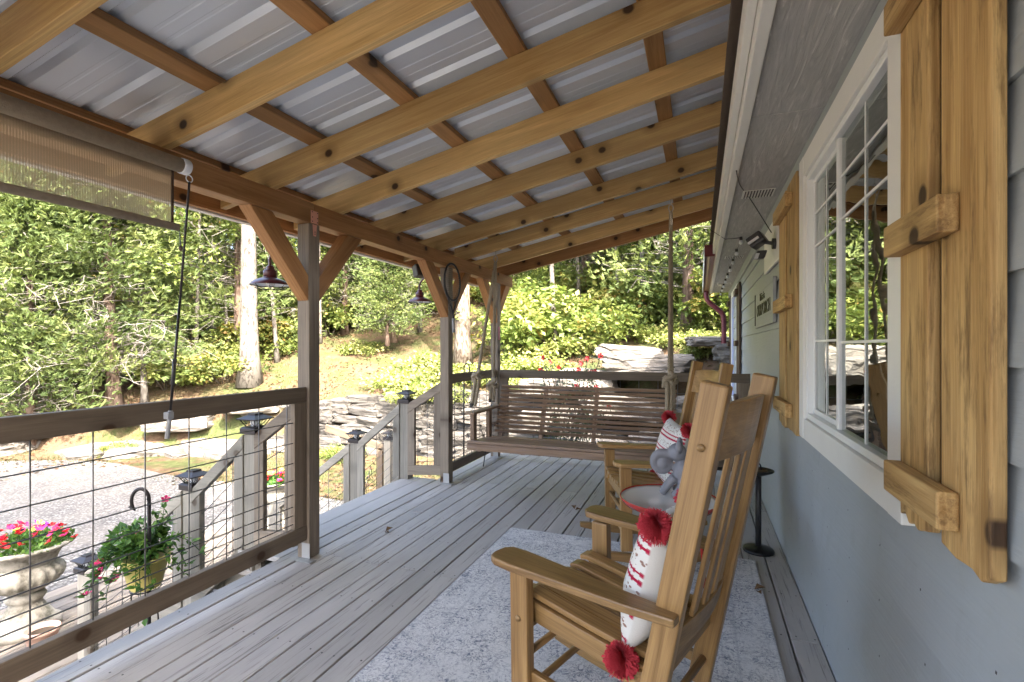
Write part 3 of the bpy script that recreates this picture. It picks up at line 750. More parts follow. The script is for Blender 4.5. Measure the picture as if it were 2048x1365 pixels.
for y in (3.42, 5.75, 8.1):
    v = MB().box(.245, .425, y - .085, y + .085, ZS - .004, ZS - .001); vo = v.build('soffit_vent', 'white_trim', house, bevel=.001)
    for r_ in range(3):
        for q in range(10):
            x = .258 + q * .0165; yy = y - .075 + r_ * .052
            MB().box(x, x + .006, yy, yy + .042, ZS - .0075, ZS - .0042).build('vent_slot', 'dark_metal', vo)
gut = MB(); yg0, yg1 = 5.75, 9.5
gp = [(.150, ZS + .14), (.150, ZS + .03), (.10, ZS + .02), (.055, ZS + .06), (.045, ZS + .145), (.049, ZS + .145), (.059, ZS + .063), (.102, ZS + .025), (.146, ZS + .035), (.146, ZS + .14)]
gut.prism([(x, yg0, z_) for x, z_ in gp], (0, yg1 - yg0, 0)); go = gut.build('gutter', 'maroon_pipe', house)
MB().prism([(.045, yg0 + .01, ZS + .02), (.040, yg0 + .01, ZS + .145), (.044, yg0 + .01, ZS + .145), (.049, yg0 + .01, ZS + .02)], (0, yg1 - yg0 - .02, 0)).build('gutter_face', 'white_trim', go)
MB().box(.046, .149, yg0 - .004, yg0 - .001, ZS + .02, ZS + .145).build('gutter_end', 'maroon_pipe', go)
dp = [V(.10, 9.35, ZS + .03), V(.10, 9.35, ZS - .06), V(.13, 9.35, ZS - .16), V(.30, 9.35, ZS - .30), V(.37, 9.35, ZS - .38), V(.385, 9.35, ZS - .50), V(.385, 9.35, .5), V(.385, 9.35, GZ + .02)]
sm = []
for i in range(len(dp) - 1):
    for t_ in (0, .25, .5, .75): sm.append(dp[i].lerp(dp[i + 1], t_))
sm.append(dp[-1])
for _ in range(2): sm = [sm[0]] + [(sm[i - 1] + sm[i] * 2 + sm[i + 1]) / 4 for i in range(1, len(sm) - 1)] + [sm[-1]]
MB().tube(sm, .042, 10).build('downspout', 'maroon_pipe', house, smooth=True)

# ------------------------------------------------------------------ rug
rug = MB().box(-.76, .76, -1.3, 1.3, 0, .007).build('rug', 'rug', bevel=.002)
rug.location = (-.46, 1.925, .003)
tag(rug, 'pale distressed grey and blue patterned rug under the rocking chairs', 'rug')

# ------------------------------------------------------------------ rocking chairs (local: y forward, x right, z up, origin on the floor under the seat)
def rocking_chair(name, label, loc, ang):
    t = thing(name, label, 'rocking chair', loc, ang, group='rocking chairs', local=True); m = 'teak'
    HW = .237                      # half width at the posts
    bp0, bp1 = V(0, -.205, .12), V(0, -.41, 1.155)
    dirb = (bp1 - bp0).normalized()
    at = lambda z: bp0.lerp(bp1, (z - bp0.z) / (bp1.z - bp0.z))
    for s in (-1, 1):
        x = s * (HW - .004)
        MB().bar((x, bp0.y - .0, bp0.z), (x, bp1.y, bp1.z), .037, .068, (0, 1, 0)).build('back_post', m, t, bevel=.006)
        # front leg up to the arm
        MB().bar((x + s * .014, .165, .09), (x + s * .014, .172, .568), .037, .066, (0, 1, 0)).build('leg', m, t, bevel=.005)
        # arm: wide rounded front, narrowing to the back post
        P = []
        for (px, py) in ((-.030, -.325), (.018, -.325), (.036, -.20), (.054, .05), (.062, .16), (.060, .215), (.048, .238), (.02, .246), (-.022, .243), (-.046, .225), (-.052, .175), (-.046, .05), (-.036, -.14)): P.append((px, py))
        mb = MB(); zf = lambda y: .562 + .035 * (y + .3)
        poly = [V(x + s * .034 + s * px, py, zf(py)) for px, py in P]
        mb.prism(poly, (0, 0, .024), (0, 1, 0)); mb.build('arm', m, t, bevel=.005)
        # rocker: curved runner
        n = 14; up, lo = [], []
        for i in range(n + 1):
            y = lerp(-.47, .37, i / n); z = .012 + .30 * (y + .02) ** 2
            up.append(V(x - .018, y, z + .050 - .02 * abs(2 * i / n - 1) ** 4)); lo.append(V(x - .018, y, z))
        MB().prism(up + lo[::-1], (.036, 0, 0), (0, 1, 0)).build('rocker', m, t, bevel=.005)
        # seat side rail and side stretchers
        MB().bar((x - s * .034, -.235, .36), (x - s * .034, .195, .42), .024, .06).build('seat_rail', m, t, bevel=.003)
        MB().bar((x, -.21, .20), (x, .16, .235), .022, .034).build('stretcher', m, t, bevel=.003)
        for zz in (1.0, .34): 
            c = at(zz); MB().tube([V(x + s * .018, c.y, zz), V(x + s * .0225, c.y, zz)], .010, 10).build('plug', m, t, smooth=True)
        MB().tube([V(x + s * .032, .17, .41), V(x + s * .0355, .17, .41)], .010, 10).build('plug', m, t, smooth=True)
    iw = HW - .024
    # curved head rail
    def rail(z0, z1, nm, sag, th=.022, arch=.0):
        n = 8; mb = MB(); a = []; b = []
        o = mb.off()
        for i in range(n + 1):
            u = i / n; x = lerp(-iw, iw, u); bow = -sag * (1 - (2 * u - 1) ** 2)
            for z, lst in ((z0, a), (z1 + arch * (1 - (2 * u - 1) ** 2), b)):
                c = at(z); lst.append(V(x, c.y + bow, z))
        f = V(0, th, 0)
        base = len(mb.v)
        for i in range(n + 1):
            for p in (a[i], b[i], b[i] + f, a[i] + f): mb.v.append(p - f / 2); mb.g.append(V(p.x, p.y, p.z) + o)
        for i in range(n):
            q = base + 4 * i
            for k in range(4): mb.f.append((q + k, q + (k + 1) % 4, q + 4 + (k + 1) % 4, q + 4 + k))
        mb.f.append((base + 3, base + 2, base + 1, base)); e = base + 4 * n; mb.f.append((e, e + 1, e + 2, e + 3))
        return mb.build(nm, m, t, bevel=.003)
    rail(.955, 1.095, 'head_rail', .03, .024, .012); rail(.44, .51, 'lower_back_rail', .02, .024)
    for k in range(5):
        u = (k - 2) / 2.6; x = u * iw; bow = lambda sg: -sg * (1 - u * u)
        MB().bar((x, at(.505).y + bow(.02), .505), (x, at(.96).y + bow(.03), .96), .040, .013, (0, 1, 0)).build('back_slat', m, t, bevel=.004)
    # seat: six slats running front to back, dished across
    for k in range(6):
        u = (k - 2.5) / 2.5; x = u * .172; dz = .016 * u * u
        pts = [V(x, y, z + dz) for y, z in ((-.245, .388), (-.12, .392), (.0, .408), (.10, .424), (.175, .436), (.205, .432))]
        mb = MB(); o = mb.off(); b = 0
        for p in pts:
            for dx, dzz in ((-.026, 0), (.026, 0), (.026, .018), (-.026, .018)): mb.v.append(p + V(dx, 0, dzz)); mb.g.append(V(p.y, dx, dzz) + o)
        for i in range(len(pts) - 1):
            q = 4 * i
            for j in range(4): mb.f.append((q + j, q + 4 + j, q + 4 + (j + 1) % 4, q + (j + 1) % 4))
        mb.f.append((0, 1, 2, 3)); e = 4 * (len(pts) - 1); mb.f.append((e + 3, e + 2, e + 1, e)); mb.build('seat_slat', m, t, bevel=.003)
    MB().box(-iw - .01, iw + .01, .16, .184, .36, .418).build('front_rail', m, t, bevel=.003)
    MB().box(-iw - .01, iw + .01, -.25, -.13, .335, .382).build('rear_rail', m, t, bevel=.003)
    for y, z, r_ in ((.167, .285, .012), (.167, .17, .012), (-.225, .215, .012)): MB().tube([V(-iw - .01, y, z), V(iw + .01, y, z)], r_, 10).build('stretcher', m, t, smooth=True)
    return t
CH1 = (V(-.274, 1.635, .01), R(71)); CH2 = (V(-.32, 3.18, .002), R(110))
rocking_chair('rocking_chair', 'golden wood rocking chair in the foreground with its back to the wall', *CH1)
rocking_chair('rocking_chair', 'golden wood rocking chair farther back beside the swing, holding a striped pillow', *CH2)

def pillow(label, chair, lx, ly, lz, lean, roll, size=.42, group='striped throw pillows', yawo=0.):
    t = thing('throw_pillow', label, 'pillow', (0, 0, 0), 0, group, local=True)
    loc, ang = chair; M = Matrix.Translation(loc) @ Matrix.Rotation(ang, 4, 'Z') @ Matrix.Translation((lx, ly, lz)) @ Matrix.Rotation(yawo, 4, 'Z') @ Matrix.Rotation(lean, 4, 'X') @ Matrix.Rotation(roll, 4, 'Y')
    t.matrix_world = M
    n = 22; mb = MB()
    def prof(u, v):
        a, b = abs(2 * u - 1), abs(2 * v - 1)
        e = max(0, (1 - a ** 2.6)) ** .55 * max(0, (1 - b ** 2.6)) ** .55
        return .074 * e + .003 + .004 * noise.noise(Vector((u * 6, v * 6, lx)))* e
    idx = {}
    for f in (0, 1):
        for i in range(n + 1):
            for j in range(n + 1):
                u, v = i / n, j / n; pin = .05
                a, b = 2 * u - 1, 2 * v - 1
                x = a * (1 - pin * (1 - b * b)) * size / 2; z = b * (1 - pin * (1 - a * a)) * size / 2
                y = prof(u, v) * (1 if f else -1)
                idx[f, i, j] = len(mb.v); mb.v.append(V(x, y, z)); mb.g.append(V(v, u, 1. if f else 0.))
        for i in range(n):
            for j in range(n):
                q = (idx[f, i, j], idx[f, i + 1, j], idx[f, i + 1, j + 1], idx[f, i, j + 1]); mb.f.append(q[::-1] if f else q)
    for i in range(n):
        for c in (0, n):
            q = (idx[0, i, c], idx[0, i + 1, c], idx[1, i + 1, c], idx[1, i, c]); mb.f.append(q)
            q = (idx[0, c, i], idx[0, c, i + 1], idx[1, c, i + 1], idx[1, c, i]); mb.f.append(q)
    mb.build('cushion', 'pillow_weave', t, smooth=True)
    for sx in (-1, 1):
        for sz in (-1, 1):
            pm = MB(); c = V(sx * (size / 2 + .005), .0, sz * (size / 2 + .006)); r2 = random.Random(sx * 3 + sz)
            o = pm.off()
            for q in range(1700):
                d = V(r2.gauss(0, 1), r2.gauss(0, 1), r2.gauss(0, 1)).normalized(); s_ = d.orthogonal().normalized() * .0016
                L = r2.uniform(.030, .050) * (1 + .15 * noise.noise(d * 2.5)); p = c + d * L + V(0, 0, -.012)
                b = len(pm.v); pm.v += [c + d * .004 - s_, c + d * .004 + s_, p + s_ * .9, p - s_ * .9]; pm.g += [o] * 4; pm.f.append((b, b + 1, b + 2, b + 3))
            pm.build('pom_pom', 'red_yarn', t)
pillow('woven pillow with red stripes and pom-poms leaning in the foreground rocking chair', CH1, -.035, -.185, .585, R(13), R(4), .365, yawo=R(6))
pillow('woven pillow with red stripes standing on the farther rocking chair', CH2, .0, -.165, .595, R(12), R(-3), .385)

# ------------------------------------------------------------------ side table, figurine, ash stand
TX, TY, TZ = -.15, 2.66, .47
tb = thing('side_table', 'round side table with glossy red and white enamel tray top', 'side table', (TX, TY, 0))
MB().lathe([(.19, -.016), (.226, -.014), (.238, .004), (.243, .016), (.2415, .019), (.237, .017), (.230, .006), (.0, .006)], 48, (TX, TY, TZ), cap=False).build('rim', 'red_enamel', tb, smooth=True)
MB().lathe([(.0, .0075), (.222, .0075), (.2345, .0145), (.2345, .0135)], 48, (TX, TY, TZ), cap=False).build('table_top', 'white_enamel', tb, smooth=True)
for k in range(3):
    a = 2 * math.pi * k / 3 + .5; MB().tube([V(TX + .16 * math.cos(a), TY + .16 * math.sin(a), TZ - .012), V(TX + .2 * math.cos(a), TY + .2 * math.sin(a), .001)], .009, 8).build('leg', 'red_enamel', tb, smooth=True)
# grey animal figurine with a curled trunk: one remeshed surface
def blob(mb, c, r, sx=1, sy=1, sz=1, n=14):
    prof = [(max(.0005, r * math.sin(math.pi * i / n)), -r * math.cos(math.pi * i / n)) for i in range(n + 1)]
    b = len(mb.v); mb.lathe(prof, 16, (0, 0, 0))
    for k in range(b, len(mb.v)): v = mb.v[k]; mb.v[k] = Vector(c) + V(v.x * sx, v.y * sy, v.z * sz)
fg = MB(); F = V(TX + .05, TY + .07, TZ + .010)
blob(fg, F + V(.02, 0, .12), .062, .85, .8, 1.25)
blob(fg, F + V(-.01, 0, .225), .048, 1, .95, 1.0)
for s in (-1, 1):
    blob(fg, F + V(.0, s * .048, .262), .030, .55, .75, 1.15)
    fg.tube([F + V(-.02, s * .028, .10), F + V(-.06, s * .03, .05), F + V(-.085, s * .03, .012)], [.022, .02, .018], 10)
    fg.tube([F + V(.03, s * .035, .08), F + V(.0, s * .05, .03), F + V(-.03, s * .052, .012)], [.03, .024, .02], 10)
sp = [F + V(-.03, 0, .215)]
for i in range(22):
    a = R(110 + i * 24); r_ = .052 - .0017 * i; sp.append(F + V(-.082, .003 * i * .3, .165) + V(-r_ * math.cos(a) * -.95, 0, r_ * math.sin(a) * 1.0))
fg.tube(sp, [.026 - .0006 * i for i in range(len(sp))], 10)
blob(fg, F + V(-.082, .002, .165), .036, 1, .8, 1)
fig = fg.build('animal_figurine', 'fig_grey', smooth=True)
rm = fig.modifiers.new('remesh', 'REMESH'); rm.mode = 'VOXEL'; rm.voxel_size = .006; rm.use_smooth_shade = True
tag(fig, 'grey animal figurine with curled trunk standing on the red table', 'figurine')
AX, AY = .335, 3.40
ash = thing('ashtray_stand', 'black metal ashtray stand on the floor by the house wall', 'ashtray stand', (AX, AY, 0))
MB().lathe([(.088, 0), (.09, .008), (.082, .018), (.05, .026), (.02, .034)], 32, (AX, AY, .002)).build('base', 'black_metal', ash, smooth=True)
MB().lathe([(.017, .034), (.017, .46)], 16, (AX, AY, .002)).build('pole', 'plastic_black', ash, smooth=True)
MB().lathe([(.02, .46), (.055, .475), (.086, .490), (.088, .498), (.078, .500), (.05, .488), (.0, .486)], 32, (AX, AY, .002), cap=False).build('tray', 'black_metal', ash, smooth=True)
MB().lathe([(.052, .4905), (.052, .499), (.047, .499), (.044, .4915)], 24, (AX, AY, .002)).build('dish', 'brown_shutter', ash, smooth=True)
MB().tube(arc((AX, AY, .492), .03, 0, math.pi, 12, (0.6, .8, 0), (0, 0, 1.5)), .004, 6).build('handle', 'black_metal', ash, smooth=True)

# ------------------------------------------------------------------ porch swing
SX0, SX1 = -1.88, -.17
sw = thing('porch_swing', 'weathered brown slatted bench swing hung on thick ropes', 'porch swing', (-1.02, 4.2, .36)); m = 'swing_wood'
fr = [(3.935, .432), (4.02, .424), (4.105, .415), (4.19, .407), (4.275, .402), (4.36, .402)]
for y, z in fr: MB().bar((SX0, y, z), (SX1, y, z), .074, .022, (0, .09, 1)).build('seat_slat', m, sw, bevel=.003)
MB().box(SX0, SX1, 3.895, 3.917, .365, .421).build('front_apron', m, sw, bevel=.003)
b0, b1 = V(0, 4.405, .46), V(0, 4.59, .865); NS = 11
for k in range(NS):
    p = b0.lerp(b1, k / (NS - 1)); MB().bar((SX0 + .05, p.y, p.z), (SX1 - .02, p.y, p.z), .016, .0275, (0, -.4, 1)).build('back_slat', m, sw, bevel=.002)
for x in (SX0 + .1, SX0 + .50, -1.02 + .13, SX1 - .1):
    MB().bar((x, 4.425, .40), (x, 4.615, .86), .036, .032, (0, 1, 0)).build('back_support', m, sw, bevel=.002)
    MB().box(x - .018, x + .018, 3.92, 4.42, .352, .388).build('seat_support', m, sw, bevel=.002)
for x, s in ((SX0 + .02, -1), (SX1 - .02, 1)):
    MB().prism([(x - .045, 3.90, .668), (x + .045, 3.90, .668), (x + .04, 4.53, .668), (x - .03, 4.53, .668)], (0, 0, .02), (0, 1, 0)).build('arm', m, sw, bevel=.003)
    MB().box(x - .018, x + .018, 3.955, 4.02, .362, .667).build('arm_support', m, sw, bevel=.003)
    MB().box(x - .018, x + .018, 4.30, 4.36, .39, .667).build('arm_support', m, sw, bevel=.003)
def rope(pts, r, name, twist=.055, par=sw):
    P = [Vector(p) for p in pts]; L = [0]
    for a, b in zip(P, P[1:]): L.append(L[-1] + (b - a).length)
    tot = L[-1]; n = max(8, int(tot / (twist / 7))); mb = MB()
    def at(s):
        for i in range(len(P) - 1):
            if s <= L[i + 1] or i == len(P) - 2: return P[i].lerp(P[i + 1], (s - L[i]) / max(1e-6, L[i + 1] - L[i]))
    path = [at(tot * i / n) for i in range(n + 1)]
    nrm = V(.3, 1, .1)
    fr_ = []
    for i in range(n + 1):
        t = (path[min(i + 1, n)] - path[max(i - 1, 0)]).normalized(); nrm = (nrm - t * nrm.dot(t)).normalized(); fr_.append((nrm.copy(), t.cross(nrm)))
    for k in range(3):
        q = []
        for i in range(n + 1):
            a = 2 * math.pi * (i / 7 + k / 3.); q.append(path[i] + (fr_[i][0] * math.cos(a) + fr_[i][1] * math.sin(a)) * (r * .5))
        mb.tube(q, r * .56, 6)
    mb.build(name, 'rope', par, smooth=True)
def curve(ctrl, n=10):
    out = []; C = [Vector(c) for c in ctrl]; C = [C[0]] + C + [C[-1]]
    for i in range(1, len(C) - 2):
        for k in range(n):
            t = k / n; a, b, c, d = C[i - 1], C[i], C[i + 1], C[i + 2]
            out.append(.5 * ((2 * b) + (c - a) * t + (2 * a - 5 * b + 4 * c - d) * t * t + (3 * b - a - 3 * c + d) * t ** 3))
    return out + [C[-2]]
def knot(c, r, par=sw):
    c = Vector(c); rope(curve([c + V(0, 0, .06), c + V(.03, -.03, .03), c + V(-.035, -.035, -.005), c + V(-.03, .03, -.02), c + V(.035, .03, .0), c + V(.03, -.03, -.03), c + V(-.03, -.02, .02), c + V(-.045, 0, -.06)]), r, 'knot', par=par)
HK = 4.44
for x, dx0, dx1 in ((SX0 + .03, -.0, .03), (SX1 - .08, -.01, .0)):
    top = V(x + .02, HK - .02, RB(x) - .10); left = x < -1
    for y, kz in ((3.99, 1.0), (4.40, .90 if left else .98)):
        xx = x if left else SX1 - .05
        end = V(xx - (.012 if left else 0), y, .735); kn = V(lerp(top.x, xx, .86), lerp(top.y, y, .86), kz)
        rope([top, kn], .0155, 'rope'); 
        knot(kn, .015)
        rope([kn + V(.014, .006, -.02), end + V(.012, .004, 0)], .0165, 'rope'); rope([kn + V(-.016, -.006, -.01), end + V(-.014, -.004, .02)], .0165, 'rope')
        MB().tube([end + V(-.014, -.004, .024), end + V(-.015, -.004, -.01)], .016, 8).build('rope_whipping', 'rope_dark', sw, smooth=True)
        ch = MB()
        for k in range(3):
            c = end + V(0, 0, -.008 - .022 * k); u = (1, 0, 0) if k % 2 else (0, 1, 0)
            ch.tube(arc(c, .011, 0, 2 * math.pi, 10, u, (0, 0, 1.35)), .0025, 5, False)
        ch.build('eye_chain', 'galv', sw, smooth=True)
    hk = MB(); ry = 4.42
    hk.tube(arc((top.x, ry, top.z + .03), .018, 0, 2 * math.pi, 12, (1, 0, 0), (0, 0, 1.7)), .004, 5, False)
    hk.tube([V(top.x, ry, top.z + .055), V(top.x, ry, RB(top.x) + .004)], .004, 6); hk.build('ceiling_hook', 'galv', sw, smooth=True)

# ------------------------------------------------------------------ roller shade
XSH = -2.10
sh = thing('roller_shade', 'tan mesh roller shade partly lowered from the porch beam', 'roller shade', (XSH, 1, 2.0))
MB().tube([V(XSH, -1.2, 2.035), V(XSH, 1.515, 2.035)], .031, 20).build('roll', 'shade_tube', sh, smooth=True)
fb = MB(); xf = XSH - .028
for i in range(29):
    y = -1.19 + (1.505 + 1.19) * i / 28
    for z_ in (2.03, 1.94, 1.86, 1.785): fb.v.append(V(xf + .004 * math.sin(i * .7 + z_ * 9), y, z_))
for i in range(28):
    for k in range(3): b = i * 4 + k; fb.f.append((b, b + 4, b + 5, b + 1))
fb.build('fabric', 'shade_fabric', sh, smooth=True)
MB().tube([V(xf, -1.2, 1.772), V(xf, 1.525, 1.772)], .0165, 14).build('hem_bar', 'shade_tube', sh, smooth=True)
MB().box(xf - .002, xf + .002, 1.497, 1.507, 1.785, 2.03).build('edge_binding', 'brown_shutter', sh)
MB().tube([V(XSH, 1.516, 2.035), V(XSH, 1.55, 2.035)], .034, 20).build('end_bracket', 'enamel_white', sh, smooth=True, bevel=.003)
MB().box(-2.149, -2.10, 1.53, 1.548, 2.025, 2.045).build('bracket_arm', 'enamel_white', sh)
wand = [V(-2.085, 1.545, 1.955), V(-2.10, 1.515, 1.45), V(-2.112, 1.482, .98), V(-2.114, 1.478, .91)]
MB().tube(arc((-2.085, 1.546, 1.985), .015, 0, 2 * math.pi, 12, (0, 1, 0), (0, 0, 1)), .0025, 5, False).build('ring', 'enamel_white', sh, smooth=True)
MB().tube([V(-2.085, 1.546, 1.97), wand[0], wand[1]], .0048, 8).build('wand', 'dark_metal', sh, smooth=True)
MB().tube([wand[1], wand[2]], .0052, 8).build('wand', 'dark_metal', sh, smooth=True)
MB().tube([V(-2.107, 1.497, 1.2), V(-2.11, 1.490, 1.09)], .0078, 8).build('wand_grip', 'plastic_black', sh, smooth=True)
MB().tube([wand[2], V(-2.116, 1.47, .862)], .009, 8).build('wand_handle', 'plastic_grey', sh, smooth=True)
MB().box(-2.128, -2.1, 1.462, 1.490, .945, .975).build('wand_clip', 'plastic_grey', sh, bevel=.003)
MB().tube([V(xf, 1.53, 1.772), V(xf, 1.535, 1.74), V(xf, 1.538, 1.69)], .002, 5).build('pull_cord', 'black_metal', sh)
MB().lathe([(.004, .01), (.008, 0), (.006, -.012)], 10, (xf, 1.538, 1.685)).build('cord_weight', 'brown_shutter', sh, smooth=True)

# ------------------------------------------------------------------ barn lamps
def barn_lamp(label, x, y, z, ax, ay, az):
    t = thing('barn_lamp', label, 'lamp', (x, y, z), group='burgundy gooseneck lamps on the posts')
    MB().lathe([(.118, 0), (.116, .006), (.095, .026), (.06, .042), (.042, .046), (.042, .05)], 40, (x, y, z), cap=False).build('shade', 'burgundy', t, smooth=True)
    MB().lathe([(.1165, .001), (.093, .022), (.05, .036), (.001, .037)], 40, (x, y, z), cap=False).build('reflector', 'enamel_white', t, smooth=True)
    MB().lathe([(.040, .046), (.040, .088, .03), (.036, .094), (.022, .100), (.026, .106), (.020, .118), (.011, .125)], 36, (x, y, z), flute=18).build('neck', 'burgundy', t, smooth=True)
    d = Vector((ax - x, ay - y, 0)); L = d.length; d.normalize(); top = V(x, y, z + .122)
    MB().tube(curve([top, top + V(0, 0, .05), top + d * (L * .22) + V(0, 0, .105), top + d * (L * .5) + V(0, 0, .06), top + d * (L * .72) + V(0, 0, -.03), V(ax, ay, az) - d * .01 + V(0, 0, .0), V(ax, ay, az)], 6), .0095, 8).build('gooseneck_arm', 'burgundy', t, smooth=True)
    cg = MB()
    for k in range(4):
        a = math.pi * k / 4; u = V(math.cos(a), math.sin(a), 0); cg.tube(arc((x, y, z + .002), .112, 0, -math.pi, 12, u, (0, 0, .26)), .0018, 4)
    cg.tube(arc((x, y, z + .002), .114, 0, 2 * math.pi, 28, (1, 0, 0), (0, 1, 0)), .002, 4, False); cg.tube(arc((x, y, z - .018), .085, 0, 2 * math.pi, 24, (1, 0, 0), (0, 1, 0)), .0016, 4, False)
    cg.build('cage', 'black_metal', t); blob_ = MB(); blob(blob_, (x, y, z + .012), .026); blob_.build('bulb', 'lens', t, smooth=True)
barn_lamp('burgundy gooseneck barn lamp beside the nearest porch post', -2.50, 2.38, 1.635, -2.24, 2.385, 1.72)
barn_lamp('burgundy gooseneck barn lamp beside the middle porch post', -2.56, 4.25, 1.69, -2.24, 4.12, 1.74)
sp = thing('outdoor_speaker', 'small black box speaker mounted under the porch beam', 'speaker', (-2.29, 3.80, 1.9))
MB().obox((-2.30, 3.81, 1.915), (.035, -.022, .01), (.024, .040, .0), (-.008, -.006, .05)).build('body', 'plastic_black', sp, bevel=.01)
MB().bar((-2.285, 3.83, 1.95), (-2.241, 3.84, 2.0), .014, .014).build('bracket', 'plastic_black', sp)

# ------------------------------------------------------------------ tennis racket on the middle post
rk = thing('tennis_racket', 'black tennis racket hanging on the middle porch post', 'racket', (-2.125, 4.06, 1.4))
rc = V(-2.118, 4.085, 1.845); ux, uz = V(.12, .99, .0).normalized(), V(0, -.05, 1).normalized()
MB().tube(arc(rc, 1., 0, 2 * math.pi, 36, ux * .125, uz * .168), .0095, 8, False).build('frame', 'plastic_black', rk, smooth=True)
th_ = MB()
for s in (-1, 1): th_.tube([rc + ux * (s * .075) - uz * .135, rc + ux * (s * .03) - uz * .225, rc - uz * .275 + ux * (s * .006)], .0085, 8)
th_.build('throat', 'plastic_black', rk, smooth=True)
st = MB()
for k in range(-6, 7):
    a = k * .0185; hh = .163 * math.sqrt(max(0, 1 - (a / .122) ** 2)); st.tube([rc + ux * a - uz * hh, rc + ux * a + uz * hh], .0009, 4)
for k in range(-8, 9):
    a = k * .0185; hh = .120 * math.sqrt(max(0, 1 - (a / .165) ** 2)); st.tube([rc - ux * hh + uz * a, rc + ux * hh + uz * a], .0009, 4)
st.build('strings', 'rope', rk)
MB().tube([rc - uz * .265, rc - uz * .33], .009, 8).build('shaft', 'plastic_black', rk, smooth=True)
MB().tube([rc - uz * .33, rc - uz * .46], [.0135, .0145], 10).build('grip', 'plastic_grey', rk, smooth=True)

# ------------------------------------------------------------------ on the house wall: flood light, sign, soffit bulbs
FX = XW - .012
fl = thing('flood_light', 'black two-part security flood light on a white mounting board', 'flood light', (FX, 3.75, 1.93))
MB().box(XW - .03, XW - .0125, 3.42, 4.25, 1.80, 2.099).build('mounting_board', 'white_trim', fl, bevel=.003)
MB().tube([V(XW - .031, 3.62, 1.92), V(XW - .052, 3.62, 1.92)], .035, 16).build('canopy', 'plastic_black', fl)
MB().obox((XW - .135, 3.66, 1.955), V(.02, -.012, -.035) * .9, V(.02, .06, 0) , V(.05, -.018, .032) * .8).build('lamp_head', 'plastic_black', fl, bevel=.01)
MB().obox((XW - .150, 3.635, 1.945), V(.02, -.012, -.035) * .2, V(.02, .06, 0) * .82, V(.05, -.018, .032) * .6).build('lamp_lens', 'lens', fl, bevel=.004)
MB().bar((XW - .05, 3.63, 1.925), (XW - .10, 3.65, 1.94), .022, .022).build('knuckle', 'plastic_black', fl, bevel=.004)
MB().obox((XW - .11, 3.70, 1.865), (.03, 0, .0), (0, .032, 0), (.008, 0, .026)).build('sensor', 'plastic_black', fl, bevel=.008)
MB().obox((XW - .135, 3.69, 1.855), (.012, 0, .0), (0, .024, 0), (.006, 0, .018)).build('sensor_lens', 'lens', fl, bevel=.004)
MB().tube(curve([(XW - .05, 3.66, 2.0), (.30, 3.5, ZS - .012), (.22, 3.2, ZS - .006), (.18, 2.9, ZS - .014)]), .003, 5).build('cable', 'plastic_black', fl)
SY0, SY1, SZ0, SZ1 = 3.72, 4.86, 1.415, 1.722
sg = thing('wall_sign', 'painted wooden welcome sign with dark lettering on the siding', 'sign', (XW, 4.3, 1.57))
MB().box(XW - .034, XW - .0135, SY0, SY1, SZ0, SZ1).build('board', 'siding', sg, bevel=.002)
for z_ in (SZ1 - .03, SZ0 + .07): MB().box(XW - .0365, XW - .0345, SY0 + .02, SY1 - .06, z_ - .003, z_ + .003).build('moulding', 'grey_trim', sg)
MB().box(XW - .040, XW - .0345, SY1 - .035, SY1 - .015, SZ0 + .02, SZ1 - .02).build('moulding', 'dark_metal', sg)
def text(body, y, z_, size, sx=1.):
    c = bpy.data.curves.new('lettering', 'FONT'); c.body = body; c.size = size; c.extrude = .002; c.align_x = 'CENTER'; c.align_y = 'CENTER'
    tmp = bpy.data.objects.new('lettering', c); COL.objects.link(tmp); dg = bpy.context.evaluated_depsgraph_get()
    me = bpy.data.meshes.new_from_object(tmp.evaluated_get(dg)); bpy.data.objects.remove(tmp); me.materials.clear(); me.materials.append(MATS['dark_metal'])
    o = bpy.data.objects.new('lettering', me); COL.objects.link(o); o.parent = sg
    o.rotation_euler = (R(90), 0, R(-90)); o.location = V(XW - .0365, y, z_) - V(XW, 4.3, 1.57); o.scale = (sx, 1, 1); return o
text('This is', 4.33, 1.645, .085, 1.5); text('OUR', 4.55, 1.545, .135, 1.15); text('PORCH', 4.10, 1.545, .135, 1.15)
for i in range(9):
    y = 4.72 + i * .56; t = thing('soffit_bulb', 'small string light bulb hanging under the far soffit', 'bulb', (.33, y, ZS - .03), group='string lights under the soffit')
    MB().lathe([(.012, .029), (.014, .01), (.010, 0)], 10, (.33, y, ZS - .03)).build('socket', 'plastic_black', t, smooth=True)
    b_ = MB(); blob(b_, (.33, y, ZS - .048), .019, 1, 1, 1.15, 8); b_.build('bulb', 'lens', t, smooth=True)
wr = MB()
for i in range(8):
    y = 4.72 + i * .56; wr.tube([V(.33, y, ZS - .008), V(.33, y + .28, ZS - .028), V(.33, y + .56, ZS - .008)], .0025, 4)
wr.tube([V(.33, 4.72, ZS - .008), V(.2, 4.62, ZS - .03), V(.06, 4.5, ZS + .05)], .0025, 4)
tag(wr.build('string_light_cable', 'plastic_black'), 'thin black cable linking the bulbs under the soffit', 'cable')
for k, (x, y, a, lb) in enumerate(((.26, 2.83, .4, 'curled dry leaf at the right edge of the rug'), (-1.98, 2.85, 1.2, 'tiny pale dry leaf on the deck near the steps'), (-.9, 3.75, 2., 'small brown dry leaf on the deck near the farther chair'))):
    lf = MB(); d = V(math.cos(a), math.sin(a), .15); lf.leaf(V(x, y, .012), d, V(0, 0, 1), .06, .04, .7, .9); lf.leaf(V(x + .01, y - .02, .012), V(d.y, -d.x, .2), V(0, 0, 1), .045, .03, .4, .9)
    tag(lf.build('dry_leaf', 'leaf_litter'), lb, 'leaf')

